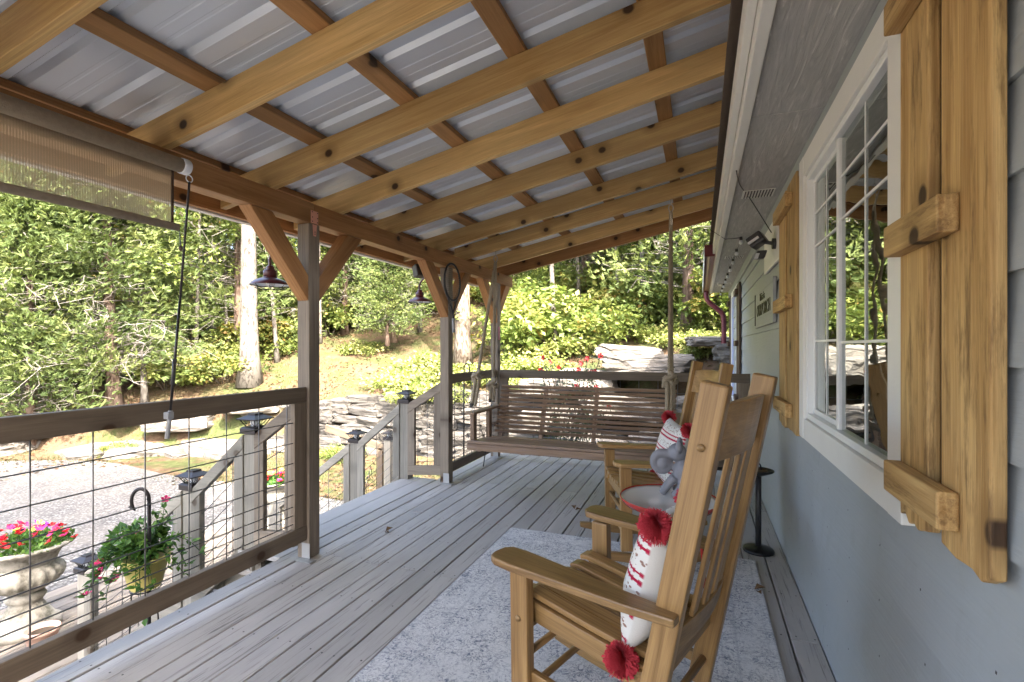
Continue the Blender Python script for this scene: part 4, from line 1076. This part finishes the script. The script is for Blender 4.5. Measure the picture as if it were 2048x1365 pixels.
# ------------------------------------------------------------------ urns, pots, hooks
def blossom_mesh(mat, r=.028):
    mb = MB()
    for k in range(5):
        a = 2 * math.pi * k / 5; d = V(math.cos(a), math.sin(a), .35); n_ = V(-math.sin(a), math.cos(a), 0)
        b = len(mb.v); mb.v += [V(0, 0, -.008), d * r * .7 + n_ * r * .42, d * r * 1.05 + n_ * r * .2, d * r * 1.05 - n_ * r * .2, d * r * .7 - n_ * r * .42]; mb.f += [(b, b + 1, b + 2), (b, b + 2, b + 3), (b, b + 3, b + 4)]
    return mb.mesh('blossom', mat)
BL = [blossom_mesh('petal_red'), blossom_mesh('petal_pink'), blossom_mesh('petal_yellow'), blossom_mesh('petal_purple')]
def rdir(r_, zlo=-1.):
    while True:
        d = V(r_.gauss(0, 1), r_.gauss(0, 1), r_.gauss(0, 1)).normalized()
        if d.z > zlo: return d
def urn(label, flabel, x, y, z0, s, seed):
    t = thing('stone_urn', label, 'urn', (x, y, z0), group='fluted stone urns at the steps')
    c = (x, y, z0); q = lambda L: [(a[0] * s, a[1] * s, *a[2:]) for a in L]
    MB().lathe(q([(.19, 0), (.19, .05), (.17, .06), (.15, .08, .03), (.095, .17, .03), (.085, .20), (.10, .215), (.11, .235), (.10, .255), (.075, .27)]), 64, c, 20).build('foot', 'urn_stone', t, smooth=True)
    MB().lathe(q([(.075, .27), (.12, .29, .04), (.185, .34, .05), (.205, .39, .05), (.19, .43, .04), (.165, .445), (.16, .46)]), 80, c, 20).build('bowl', 'urn_stone', t, smooth=True)
    MB().lathe(q([(.16, .46), (.175, .50), (.195, .54), (.23, .565, .02), (.26, .58, .025), (.262, .595, .025), (.235, .60), (.20, .575), (.0, .57)]), 80, c, 26, cap=False).build('rim', 'urn_stone', t, smooth=True)
    r_ = random.Random(seed); pl = thing('petunia_plant', flabel, 'flowers', (x, y, z0 + .57 * s), group='petunias in the stone urns')
    lf = MB()
    for _ in range(700):
        a = r_.uniform(0, 6.283); rr = .25 * s * math.sqrt(r_.random()); d = rdir(r_, .1)
        lf.leaf(V(x + rr * math.cos(a), y + rr * math.sin(a), z0 + s * (.57 + .10 * r_.random() * (1.2 - rr / (.3 * s)))), d, rdir(r_), .05, .03, r_.random())
    lf.build('foliage', 'leaf_pot', pl)
    for i in range(64):
        a = r_.uniform(0, 6.283); rr = .27 * s * math.sqrt(r_.random()); h = .60 + .11 * (1 - (rr / (.27 * s)) ** 2) + r_.uniform(0, .03)
        k = 3 if math.cos(a) < -.5 and rr > .16 and r_.random() < .6 else (2 if rr < .11 and r_.random() < .5 else r_.choice((0, 0, 0, 1, 1)))
        inst('blossom', BL[k], pl, (x + rr * math.cos(a), y + rr * math.sin(a), z0 + h * s), (r_.uniform(-.6, .9), r_.uniform(-.6, .6), a), r_.uniform(.85, 1.35))
urn('large fluted stone urn on the landing left of the hanging pot', 'red, yellow and purple petunias filling the nearer urn', -5.25, 2.47, LZ, 1.2, 3)
urn('fluted stone urn partly hidden behind the tall near stair post', 'pink petunias in the urn across the steps', -5.25, 5.1, LZ, .98, 5)
tp = thing('terracotta_pot', 'small pinkish clay pot beside the near urn base', 'pot', (-4.72, 2.32, LZ))
MB().lathe([(.07, 0), (.10, .17), (.11, .17), (.11, .20), (.10, .20), (.085, .16), (.0, .15)], 24, (-4.72, 2.32, LZ), cap=False).build('pot', 'terracotta', tp, smooth=True)
MB().lathe([(.0, .0), (.088, .0)], 16, (-4.72, 2.32, LZ + .165), cap=False).build('soil', 'soil', tp)
def shepherd(label, x, y, z0, z1, dx, dy, r_=.0075):
    d = V(dx, dy, 0).normalized(); top = V(x, y, z1 - .08)
    pts = [V(x, y, z0), V(x, y, z1 - .3), top] + arc(top + d * .045, .045, math.pi, -.3, 10, d, (0, 0, 1.5)) + [top + d * .075 + V(0, 0, -.05), top + d * .10 + V(0, 0, -.03)]
    return tag(MB().tube(pts, r_, 8).build('shepherd_hook', 'dark_metal', smooth=True), label, 'garden hook')
PX, PY, PZ_ = -3.03, 1.98, -.155
shepherd('tall dark metal garden hook standing through the yellow pot plant', PX + .06, PY - .02, GZ, .45, -.8, -.5, .010)
ps = thing('plant_stand', 'thin black wire stand carrying the yellow pot', 'plant stand', (PX, PY, GZ))
for k in range(3):
    a = 2 * math.pi * k / 3 + .3; MB().tube([V(PX + .07 * math.cos(a), PY + .07 * math.sin(a), PZ_), V(PX + .11 * math.cos(a), PY + .11 * math.sin(a), GZ)], .004, 6).build('leg', 'black_metal', ps)
MB().tube(arc((PX, PY, PZ_), .075, 0, 6.2832, 24, (1, 0, 0), (0, 1, 0)), .004, 5, False).build('ring', 'black_metal', ps)
pot = thing('flower_pot', 'yellow plastic pot overflowing with trailing green vine and pink flowers', 'potted plant', (PX, PY, PZ_))
MB().lathe([(.072, .006), (.085, .03), (.115, .17), (.122, .17), (.122, .19), (.108, .19), (.10, .17), (.0, .165)], 32, (PX, PY, PZ_), cap=False).build('pot', 'pot_yellow', pot, smooth=True)
r_ = random.Random(11); lf = MB(); stems = MB(); tips = []
for k in range(34):
    a = r_.uniform(0, 6.283); L = r_.uniform(.10, .28); up = r_.uniform(.05, .26); p = V(PX, PY, PZ_ + .17); pts = []
    droop = r_.uniform(.1, .6)
    for i in range(9):
        u = i / 8; q = p + V(math.cos(a + .3 * u) * L * u, math.sin(a + .3 * u) * L * u, up * math.sin(u * 2.2) - droop * u * u * .5); pts.append(q)
        for _ in range(4):
            d = (V(math.cos(a), math.sin(a), .2) + rdir(r_) * .9).normalized(); lf.leaf(q + rdir(r_) * .012, d, V(0, 0, 1) + rdir(r_) * .5, r_.uniform(.035, .065), r_.uniform(.02, .034), r_.random())
    stems.tube(pts, .002, 4); tips.append(pts[-1])
for k in range(5):
    q0 = V(PX + r_.uniform(-.06, .06), PY + r_.uniform(-.06, .06), PZ_ + .2); h = r_.uniform(.14, .28); bend = rdir(r_) * .08; pts = [q0 + V(0, 0, h * i / 7) + bend * (i / 7) ** 2 for i in range(8)]
    stems.tube(pts, .002, 4); tips.append(pts[-1])
    for q in pts:
        for _ in range(4): lf.leaf(q, (rdir(r_) + V(0, 0, .4)).normalized(), V(0, 0, 1) + rdir(r_) * .4, r_.uniform(.03, .05), .02, r_.random())
stems.build('stems', 'leaf_pot', pot); lf.build('foliage', 'leaf_pot', pot)
for q in r_.sample(tips, 13): inst('blossom', BL[1], pot, q + V(0, 0, .01), (r_.uniform(-.7, .9), r_.uniform(-.8, .8), 0), .85)
shepherd('thin black garden hook rising behind the rail by the corner post', -2.62, 5.35, GZ, 1.07, 1, -.3, .008)
rod = MB().tube([V(-2.05, 4.95, .94), V(-2.09, 4.72, .02)], .006, 6)
tag(rod.build('garden_stake', 'plastic_black', smooth=True), 'black stake leaning by the swing inside the corner railing', 'stake')
eg = MB()
for k in range(7):
    x = -4.6 + .0 * k; y = 5.95 + .32 * k; eg.tube(arc((x - .2 * k, y, GZ), .16, 0, math.pi, 10, V(-.5, .85, 0), (0, 0, 1.3)), .005, 5)
tag(eg.build('garden_edging', 'black_metal'), 'row of low black wire hoops edging the yard beyond the steps', 'edging')

# ------------------------------------------------------------------ stones
import bmesh
def rock_mesh(name, seed, sub=2, sharp=.55):
    bm = bmesh.new(); bmesh.ops.create_icosphere(bm, subdivisions=sub, radius=1.); r2 = random.Random(seed); o = Vector((seed * 3.1, seed * 1.7, 0))
    for v in bm.verts:
        d = v.co.normalized(); p = V(*[math.copysign(abs(c) ** sharp, c) for c in d]); k = max(abs(c) for c in p); p = p / (k ** .6)
        st_ = noise.noise(Vector((d.x * 1.5, d.y * 1.5, d.z * 9)) + o); v.co = p * (1 + .16 * noise.noise(d * 1.6 + o) + .08 * noise.noise(d * 4 + o) + (.035 * noise.noise(d * 11 + o) + .03 * st_ if sub > 2 else 0)) * .5
    me = bpy.data.meshes.new(name); bm.to_mesh(me); bm.free(); me.materials.append(MATS['limestone']); return me
RM = [rock_mesh('stone', i + 1, 3) for i in range(8)]
RW = [m_.copy() for m_ in RM]
for m_ in RW: m_.materials[0] = MATS['limestone_shaded']
pass; RB_ = [rock_mesh('boulder', i + 31, 4, .62) for i in range(5)]
rs = random.Random(21)
dw = thing('stone_wall', 'dry stacked limestone wall at the foot of the slope beyond the steps', 'stone wall', (-4, 9.3, GZ))
x = -9.2; nst = 0
zc = 0.; row = 0; heights = [.2, .17, .19, .15, .2, .16, .18, .14, .2]
base = GZ - .03
for row, hgt in enumerate(heights):
    x = -9.6 + rs.uniform(0, .3)
    while x < 2.6 and nst < 290:
        L = rs.uniform(.32, .85) * (1.15 if row % 2 else .95); cx = x + L / 2; top = interp(cx, TOP) + .12
        if base + hgt * .4 < top:
            yy = interp(cx, WALL) + .10 + .055 * row + rs.uniform(-.06, .06); h = hgt * rs.uniform(.85, 1.25)
            inst('stone', rs.choice(RW), dw, (cx, yy, base + h / 2 + rs.uniform(-.02, .02)), (rs.uniform(-.1, .1), rs.uniform(-.09, .09), rs.uniform(-.25, .25) + (math.pi if rs.random() < .5 else 0)), (L * 1.08, rs.uniform(.35, .55), h * 1.12)); nst += 1
        x += L * .97
    base += hgt * .93
ld = thing('rock_ledge', 'row of low pale flat rocks along the far edge of the drive', 'rock ledge', (-15, 7.5, GZ))
for i in range(46):
    x = rs.uniform(-24, -9.2); d = rs.uniform(-.9, .7); y = interp(x, WALL) + d
    L = rs.uniform(.5, 1.7); inst('stone', rs.choice(RM), ld, (x, y, max(GZ, terrain(x, y)) + rs.uniform(-.02, .06)), (rs.uniform(-.12, .12), rs.uniform(-.08, .08), rs.uniform(-.5, .8)), (L, L * rs.uniform(.5, .8), rs.uniform(.18, .42)))
BIG = [(-.85, 9.35, .94, 1.5, .9, .42, 'broad flat-topped white boulder directly behind the right swing rope'), (-2.0, 9.5, .62, 1.1, .8, .5, None), (-2.9, 9.6, .45, .9, .8, .45, None), (1.0, 9.3, 1.12, 1.5, 1.0, .5, None),
       (2.2, 9.5, 1.2, 1.2, 1., .45, None), (-1.3, 9.9, 1.12, 1.2, .9, .4, None), (.4, 10.1, 1.35, 1.3, .9, .25, None), (-1.2, 8.9, .18, 1.5, .9, .5, None), (.3, 8.6, .28, 1.4, .8, .55, None), (-2.5, 8.95, -.1, 1.3, .8, .5, None),
       (1.5, 8.5, .45, 1.2, .8, .6, None), (-.3, 8.35, -.3, 1.5, .7, .5, None), (1.1, 8.2, -.2, 1.2, .7, .55, None), (-1.7, 8.6, -.45, 1.2, .7, .5, None), (2.4, 8.6, .8, 1.1, .9, .6, None)]
for i, (x, y, z, a, b, c, lb) in enumerate(BIG):
    o = inst('boulder', RB_[i % 5], None, (x, y, z), (rs.uniform(-.06, .06), rs.uniform(-.08, .08), rs.uniform(-.2, .2)), (a, b, c * .75))
    tag(o, lb or 'pale limestone boulder in the bank behind the far railing', 'boulder', 'boulders in the bank behind the porch end')
for i, (x, y, L) in enumerate(((-7.6, 12.2, .7), (-9.4, 9.0, .5))):
    o = inst('field_stone', RM[i + 3], None, (x, y, terrain(x, y) + .03), (0, 0, i * 1.3), (L, L * .7, .22)); tag(o, ('flat pale stone lying on the grassy slope above the wall', 'rounded grey rock at the left end of the stone wall')[i], 'rock')

# ------------------------------------------------------------------ vegetation
def trunk_mesh(name, mat, h, r, lean=(0, 0), seed=0, limbs=6, limb_from=.45, fork=None, n=14):
    r2 = random.Random(seed); mb = MB(); pts = []; rr = []
    for i in range(n + 1):
        u = i / n; pts.append(V(lean[0] * h * u + .12 * r * 6 * noise.noise(Vector((seed, u * 3, 0))) * u, lean[1] * h * u + .7 * r * noise.noise(Vector((seed + 9, u * 3, 0))) * u, h * u))
        rr.append(r * (1.0 - .72 * u) * (1 + .5 * max(0, .08 - u) / .08))
    mb.tube(pts, rr, 12); ends = []
    for k in range(limbs):
        u = lerp(limb_from, .96, (k + r2.random() * .6) / limbs); p = pts[int(u * n)]; a = r2.uniform(0, 6.283); L = h * r2.uniform(.16, .30) * (1.3 - u); d = V(math.cos(a), math.sin(a), r2.uniform(.2, .8)).normalized()
        q = [p + d * (L * i / 5) + V(0, 0, L * .18 * (i / 5) ** 2) + V(noise.noise(Vector((k, i * .8, seed))), noise.noise(Vector((k + 5, i * .8, seed))), 0) * .12 * L * (i / 5) for i in range(6)]
        mb.tube(q, [max(.006, rr[int(u * n)] * .5 * (1 - .85 * i / 5)) for i in range(6)], 6); ends += q[2:]
    return mb.mesh(name, mat, smooth=True), ends, pts
def crown_mesh(name, mat, centres, seed, per=150, rad=.7, leaf=.10, flat=.6, bias=0.):
    """leaf clumps: each centre becomes a shallow layered cloud of small folded leaves"""
    r2 = random.Random(seed); mb = MB()
    for c in centres:
        cr = rad * r2.uniform(.6, 1.3); tone = min(1, max(0, r2.gauss(.45, .22) + bias))
        for _ in range(int(per * r2.uniform(.6, 1.3))):
            d = rdir(r2); p = c + V(d.x, d.y, d.z * flat) * (cr * r2.random() ** .42)
            nr = (V(0, 0, 1) + rdir(r2) * .75 + d * .3).normalized(); dd = (d * .8 + rdir(r2) * .8); dd = dd - nr * dd.dot(nr) * .7
            mb.leaf(p, dd, nr, leaf * r2.uniform(.6, 1.3), leaf * r2.uniform(.45, .8), min(1, max(0, tone + r2.gauss(0, .16))))
    return mb.mesh(name, mat)
def broad_tree(seed, h, r, rad, layers, leaf, mat, barkm, per=120, ncl=60, low=.25):
    r2 = random.Random(seed); tm, ends, pts = trunk_mesh('trunk', barkm, h, r, (r2.uniform(-.06, .06), r2.uniform(-.06, .06)), seed, 9, low + .05)
    C = []
    for k in range(ncl):
        u = lerp(low, 1.03, r2.random() ** .8); a = r2.uniform(0, 6.283); env = rad * (math.sin(math.pi * min(1, max(.05, (u - low) / (1.06 - low)))) ** .6) * .95
        q = env * r2.random() ** .45; p = pts[min(len(pts) - 1, int(u * (len(pts) - 1)))]; C.append(V(p.x + q * math.cos(a), p.y + q * math.sin(a), h * u))
    C += ends[::2]
    return tm, crown_mesh('crown', mat, C, seed, per, rad * .30, leaf)
def cedar_tree(seed, h, r, rad, n=260, bare=.28, lean=(0, 0)):
    r2 = random.Random(seed); tm, ends, pts = trunk_mesh('trunk', 'bark_cedar', h, r, lean, seed, 0); tw = MB(); mb = MB()
    for k in range(n):
        u = lerp(.12, 1., r2.random()); p = pts[int(u * (len(pts) - 1))].copy(); p.z = h * u; a = r2.uniform(0, 6.283); L = rad * (1.08 - u) ** .65 * r2.uniform(.55, 1.1)
        d = V(math.cos(a), math.sin(a), r2.uniform(-.05, .35)); q = [p + d * (L * i / 5) + V(0, 0, -.12 * L * (i / 5) ** 2) + V(noise.noise(Vector((k, i * .7, 1))), noise.noise(Vector((k, i * .7, 4))), noise.noise(Vector((k, i * .7, 9)))) * (.22 * L * i / 5) for i in range(6)]
        tw.tube(q, [.012 * (1 - .8 * i / 5) + .002 for i in range(6)], 4)
        if r2.random() < bare and u < .42:                         # dead grey inner twigs
            for i in range(2, 6):
                for _ in range(3): e = q[i] + rdir(r2) * .3; tw.tube([q[i], (q[i] + e) / 2 + rdir(r2) * .04, e], [.005, .004, .002], 3)
            continue
        tone = r2.gauss(.5, .2)
        for i in range(2, 6):
            for _ in range(14):
                s = q[i] + rdir(r2) * (.16 + .05 * i) * V(1, 1, .6).length * .6; dd = (d + rdir(r2) * .9 + V(0, 0, .25)).normalized(); side = dd.orthogonal().normalized()
                l = r2.uniform(.10, .2); w = l * .16; lv = min(1, max(0, tone + r2.gauss(0, .15)))
                for f in (-1, 0, 1):
                    e = (dd + side * f * .55).normalized(); w_ = e.cross(rdir(r2)).normalized() * w
                    mb.tri(s - w_, s + w_, s + e * l, lv)
    return tm, tw.mesh('twigs', 'pale_bark_twig'), mb.mesh('crown', 'leaf_cedar')
def shrub_mesh(seed, h, rad, leaf, mat, ncl=22, per=70, bias=0.):
    r2 = random.Random(seed); C = []; st = MB()
    for k in range(ncl):
        a = r2.uniform(0, 6.283); q = rad * r2.random() ** .5; z_ = h * (.25 + .75 * r2.random() * (1 - .45 * q / rad)); C.append(V(q * math.cos(a), q * math.sin(a), z_))
        if k < 9: st.tube([V(.05 * math.cos(a), .05 * math.sin(a), -.1), C[-1] * .5 + V(0, 0, .1), C[-1]], [.014, .01, .004], 5)
    return st.mesh('stems', 'bark_dark'), crown_mesh('foliage', mat, C, seed, per, rad * .42, leaf, .5, bias)
def plant(name, label, cat, group, parts, loc, rz, sc=1.):
    t = thing(name, label, cat, loc, rz, group, local=True); t.scale = (sc, sc, sc) if not hasattr(sc, '__len__') else sc
    for nm, me in parts:
        o = bpy.data.objects.new(nm, me); COL.objects.link(o); o.parent = t
    return t
BT = []
for i, (h, r, rad, lf_, mt, bk, ncl) in enumerate(((10., .16, 2.4, .105, 'leaf_broad', 'bark_dark', 80), (8., .12, 2.1, .16, 'leaf_bright', 'bark_pale', 60), (11.5, .17, 2.5, .095, 'leaf_broad', 'bark_mottled', 95), (6.5, .08, 1.9, .15, 'leaf_autumn', 'bark_pale', 50), (8., .07, 1.7, .15, 'leaf_bright', 'bark_pale', 20))):
    tm, cm = broad_tree(100 + i, h, r, rad, 0, lf_, mt, bk, 105 if ncl > 30 else 60, ncl, .16 if ncl > 30 else .34); BT.append([('trunk', tm), ('crown', cm)])
CT = []
for i, (h, r, rad) in enumerate(((7.5, .12, 2.0), (9.5, .15, 2.3))):
    tm, tw, cm = cedar_tree(200 + i, h, r, rad); CT.append([('trunk', tm), ('twigs', tw), ('crown', cm)])
SB = []
for i, (h, rad, lf_, mt, b_) in enumerate(((1.5, .95, .14, 'leaf_bright', .15), (1.1, 1.0, .13, 'leaf_broad', .05), (2.1, 1.05, .15, 'leaf_broad', .15), (1.3, .9, .13, 'leaf_autumn', 0), (.55, .9, .12, 'leaf_bright', .3))):
    st_, fm = shrub_mesh(300 + i, h, rad, lf_, mt, 26, 80, b_); SB.append([('stems', st_), ('foliage', fm)])
rv = random.Random(5)
DV = lambda x, y, z_=0: (x, y, terrain(x, y) - .08 + z_)
LB = {0: 'leafy green broadleaf tree in the woods on the slope', 1: 'young tree with pale trunk and bright green leaves in the woods', 2: 'tall dark-leaved tree standing among the woods on the slope', 3: 'small tree with yellowing leaves at the edge of the woods', 4: 'thin sparse sapling with a bare pale stem before the woods'}
def blocked(x, y):
    """open grass and leaf-litter slope that stays free of trees (left of the middle post)"""
    d = y - interp(x, WALL)
    return (-12.5 < x < -5.2 and d < 9 - .5 * abs(x + 8.5)) or d < 2.2
n = 0; placed = []
while n < 84:
    x = rv.uniform(-36, 17); y = rv.uniform(3, 40); d = y - interp(x, WALL)
    if d < 0 or d > 27 or blocked(x, y): continue
    if any((x - a) ** 2 + (y - b) ** 2 < 2.2 ** 2 for a, b in placed): continue
    # keep inside the cone the camera can see (with a margin)
    lat = .936 * x + .352 * y; dep = -.352 * x + .936 * y
    if dep < 3 or not -1.35 < lat / dep < .75: continue
    placed.append((x, y)); s = rv.uniform(.8, 1.2)
    if rv.random() < .24:
        k = rv.randrange(2); plant('cedar_tree', 'shaggy grey-green cedar growing in the woods on the slope', 'tree', 'cedars in the woods', CT[k], DV(x, y), rv.uniform(0, 6.28), s)
    else:
        k = rv.choice((0, 0, 1, 1, 2, 2, 3)) if d < 14 else rv.choice((0, 2, 2, 1)); plant('broadleaf_tree', LB[k], 'tree', ('leafy trees', 'pale-trunked young trees', 'dark-leaved trees', 'yellowing trees')[k], BT[k], DV(x, y), rv.uniform(0, 6.28), s)
    n += 1
# the trees one can single out
def big_trunk(name, label, x, y, h, r, mat, lean, seed, crown=True):
    tm, ends, pts = trunk_mesh('trunk', mat, h, r, lean, seed, 10, .5)
    parts = [('trunk', tm)]
    if crown: parts.append(('crown', crown_mesh('crown', 'leaf_broad', ends + [p + rdir(rv) * 1.5 for p in pts[8:]] * 3, seed, 60, 1.1, .13)))
    return plant(name, label, 'tree', None, parts, DV(x, y), 0)
def from_px(px, dep): a = (px - 1024) / 1000.; return (.936 * a * dep - .352 * dep, .352 * a * dep + .936 * dep)
x, y = from_px(500, 14.2); big_trunk('large_tree', 'big smooth pale trunk rising left of the nearest porch post', x, y, 12, .26, 'bark_pale', (-.012, 0), 41)
x, y = from_px(925, 13.2); big_trunk('large_tree', 'thick mottled trunk just right of the middle porch post', x, y, 11, .21, 'bark_mottled', (.01, 0), 42)
x, y = from_px(520, 17.); 
x, y = from_px(428, 17); big_trunk('forked_tree', 'pale leaning tree between the shade wand and the big trunk', x, y, 10, .15, 'bark_pale', (-.12, .0), 43, True)
x, y = from_px(345, 14.5); big_trunk('leaning_tree', 'thin grey leaning tree behind the shade wand', x, y, 9, .075, 'bark_pale', (-.28, .05), 44, False)
x, y = from_px(230, 13.); tm, tw, cm = cedar_tree(55, 8.5, .16, 2.7, 330, .5, (-.05, 0)); plant('large_cedar', 'large shaggy cedar with bare grey branches at the far left', 'tree', None, [('trunk', tm), ('twigs', tw), ('crown', cm)], DV(x, y, -.1), .4)
x, y = from_px(60, 12.0); plant('large_cedar', 'dense cedar at the left edge of the view', 'tree', None, CT[0], DV(x, y), 2.0, .95)
for k, dx in enumerate((775, 788)):
    x, y = from_px(dx, 15.5 + .3 * k); plant('slim_cedar', ('thinner of the twin cedar trunks above the stone wall', 'thicker of the twin cedar trunks above the stone wall')[k], 'tree', None, CT[k], DV(x, y, .35), 1.3 + k, .52 + .06 * k)
x, y = from_px(690, 18.5); plant('cedar_tree', 'dark dense cedar on the slope between the nearest and middle posts', 'tree', None, CT[1], DV(x, y), 4., .8)
for px, dep in ((40, 12.5), (130, 14), (290, 13.2), (390, 15), (455, 16), (555, 15.5), (640, 17), (735, 19), (840, 18), (990, 14), (1110, 13), (1160, 15), (1240, 14), (1290, 13), (1390, 13), (1440, 14.5)):
    x, y = from_px(px, dep); plant('sapling', LB[4], 'tree', 'thin saplings', BT[4], DV(x, y), rv.uniform(0, 6.28), rv.uniform(.75, 1.1))
# shrubs and saplings under the trees
n = 0; sh_l = {0: 'bright green bush at the edge of the woods', 1: 'mid green bush in the undergrowth', 2: 'tall leafy sapling bush in the undergrowth', 3: 'bush with yellowing autumn leaves in the undergrowth', 4: 'low spreading patch of pale green leaves on the slope'}
sh_g = {0: 'bright bushes', 1: 'green bushes', 2: 'sapling bushes', 3: 'autumn bushes', 4: 'low leafy patches'}; pl2 = []
while n < 170:
    x = rv.uniform(-26, 9); y = rv.uniform(4, 30); d = y - interp(x, WALL)
    if d < .9 or d > 14 or blocked(x, y): continue
    lat = .936 * x + .352 * y; dep = -.352 * x + .936 * y
    if dep < 3 or not -1.2 < lat / dep < .6: continue
    if any((x - a) ** 2 + (y - b) ** 2 < .9 ** 2 for a, b in pl2): continue
    if d < 2.6 and -2.2 < x < 3: continue
    pl2.append((x, y)); k = rv.choice((0, 0, 1, 1, 2, 2, 3)); plant('bush', sh_l[k], 'bush', sh_g[k], SB[k], DV(x, y, -.05), rv.uniform(0, 6.28), rv.uniform(.75, 1.25)); n += 1
for px, dep, s in ((850, 11.6, .8), (820, 12.3, .9), (880, 12.6, .9), (790, 13.4, .8), (905, 11.2, .6), (860, 14., .9), (720, 16, .8), (1090, 11.4, .8), (1180, 12., .9), (1010, 11.6, .8), (1400, 11.5, .8), (1450, 11., .7), (960, 12., .8), (1060, 12.6, .9), (1370, 10.4, .6), (1430, 10.2, .6), (1340, 11.2, .7), (1130, 10.6, .6), (1060, 10.8, .6), (1300, 9.9, .45), (1190, 9.8, .4), (1410, 9.6, .5)):
    x, y = from_px(px, dep); plant('bush', sh_l[4], 'bush', sh_g[4], SB[4], DV(x, y, -.02), rv.uniform(0, 6.28), s)
for px, dep, s in ((690, 10.9, .35), (660, 11.3, .3), (240, 11.5, .35), (420, 12, .3)):
    x, y = from_px(px, dep); plant('bush', 'small weedy tuft growing on top of the rocks by the drive', 'bush', 'weedy tufts on the rocks', SB[1], DV(x, y, .0), rv.uniform(0, 6.28), s)
# rose bush behind the far railing
RX, RYY = -1.75, 6.9; rr_ = random.Random(77); cane = MB(); rl = MB(); tips = []
for k in range(34):
    a = rr_.uniform(0, 6.283); L = rr_.uniform(.2, .75); h = rr_.uniform(1.3, 2.35); p0_ = V(RX, RYY, GZ); e = p0_ + V(L * math.cos(a), .5 * L * math.sin(a), h); mid = (p0_ + e) / 2 + V(0, 0, .3)
    pts = curve([p0_, mid, e], 6); cane.tube(pts, .005, 4); tips.append(e)
    for q in pts[4:]:
        for _ in range(9): rl.leaf(q + rdir(rr_) * .09, rdir(rr_), V(0, 0, 1) + rdir(rr_), rr_.uniform(.03, .05), .028, rr_.random())
rb = thing('rose_bush', 'sparse rose bush with red blooms behind the far railing', 'rose bush', (RX, RYY, GZ))
cane.build('canes', 'bark_dark', rb); rl.build('foliage', 'leaf_rose', rb)
tips.sort(key=lambda p: -p.z)
for q in tips[:16]: inst('rose', BL[0], rb, q, (R(70), 0, rr_.uniform(-.6, .6)), rr_.uniform(1.0, 1.6))
# trees behind the viewer and beyond the roof that throw the dappled shade on the drive
tm, cm = broad_tree(150, 12., .2, 2.9, 0, .13, 'leaf_broad', 'bark_mottled', 120, 100, .47)
for x, y, k, s in ((-3.5, -1.25, 2, 1.), (-1.2, -3.6, 0, 1.05), (-6.6, -2.4, 1, .9)):
    plant('yard_tree', 'yard tree standing behind the viewer beside the drive', 'tree', 'yard trees behind the viewer', [('trunk', tm), ('crown', cm)], (x, y, GZ), k, s)
# grass and leaf litter
gm = MB(); lm = MB(); rg = random.Random(9)
for _ in range(26000):
    x = rg.uniform(-22, -2.0); d = rg.uniform(-3.2, 9.0) if rg.random() < .75 else rg.uniform(-3.5, -.2); y = interp(x, WALL) + d
    if d < 0 and y < dfar(x) - .4: continue
    if noise.noise(Vector((x * .5, y * .5, 3))) < -.12: continue
    z_ = terrain(x, y); h = rg.uniform(.04, .12); a = rg.uniform(0, 6.28); w = V(math.cos(a), math.sin(a), 0) * .008; p = V(x, y, z_ - .01)
    gm.tri(p - w, p + w, p + V(rg.gauss(0, .03), rg.gauss(0, .03), h), min(1, max(0, rg.gauss(.5, .25) + .5 * noise.noise(Vector((x * .8, y * .8, 8))))))
tag(gm.build('grass', 'grass_blade'), 'short dry and green grass on the yard and slope', 'grass', kind='stuff')
for _ in range(16000):
    x = rg.uniform(-20, 4); d = rg.uniform(.4, 14) if rg.random() < .85 else rg.uniform(-3.2, 0); y = interp(x, WALL) + d
    if noise.noise(Vector((x * .45, y * .45, 13))) < -.05: continue
    a = rg.uniform(0, 6.28); lm.leaf(V(x, y, terrain(x, y) + .012), V(math.cos(a), math.sin(a), rg.uniform(0, .4)), V(0, 0, 1) + rdir(rg) * .4, .09, .06, rg.random(), .5)
tag(lm.build('leaf_litter', 'leaf_litter'), 'brown fallen leaves scattered over the slope', 'leaf litter', kind='stuff')
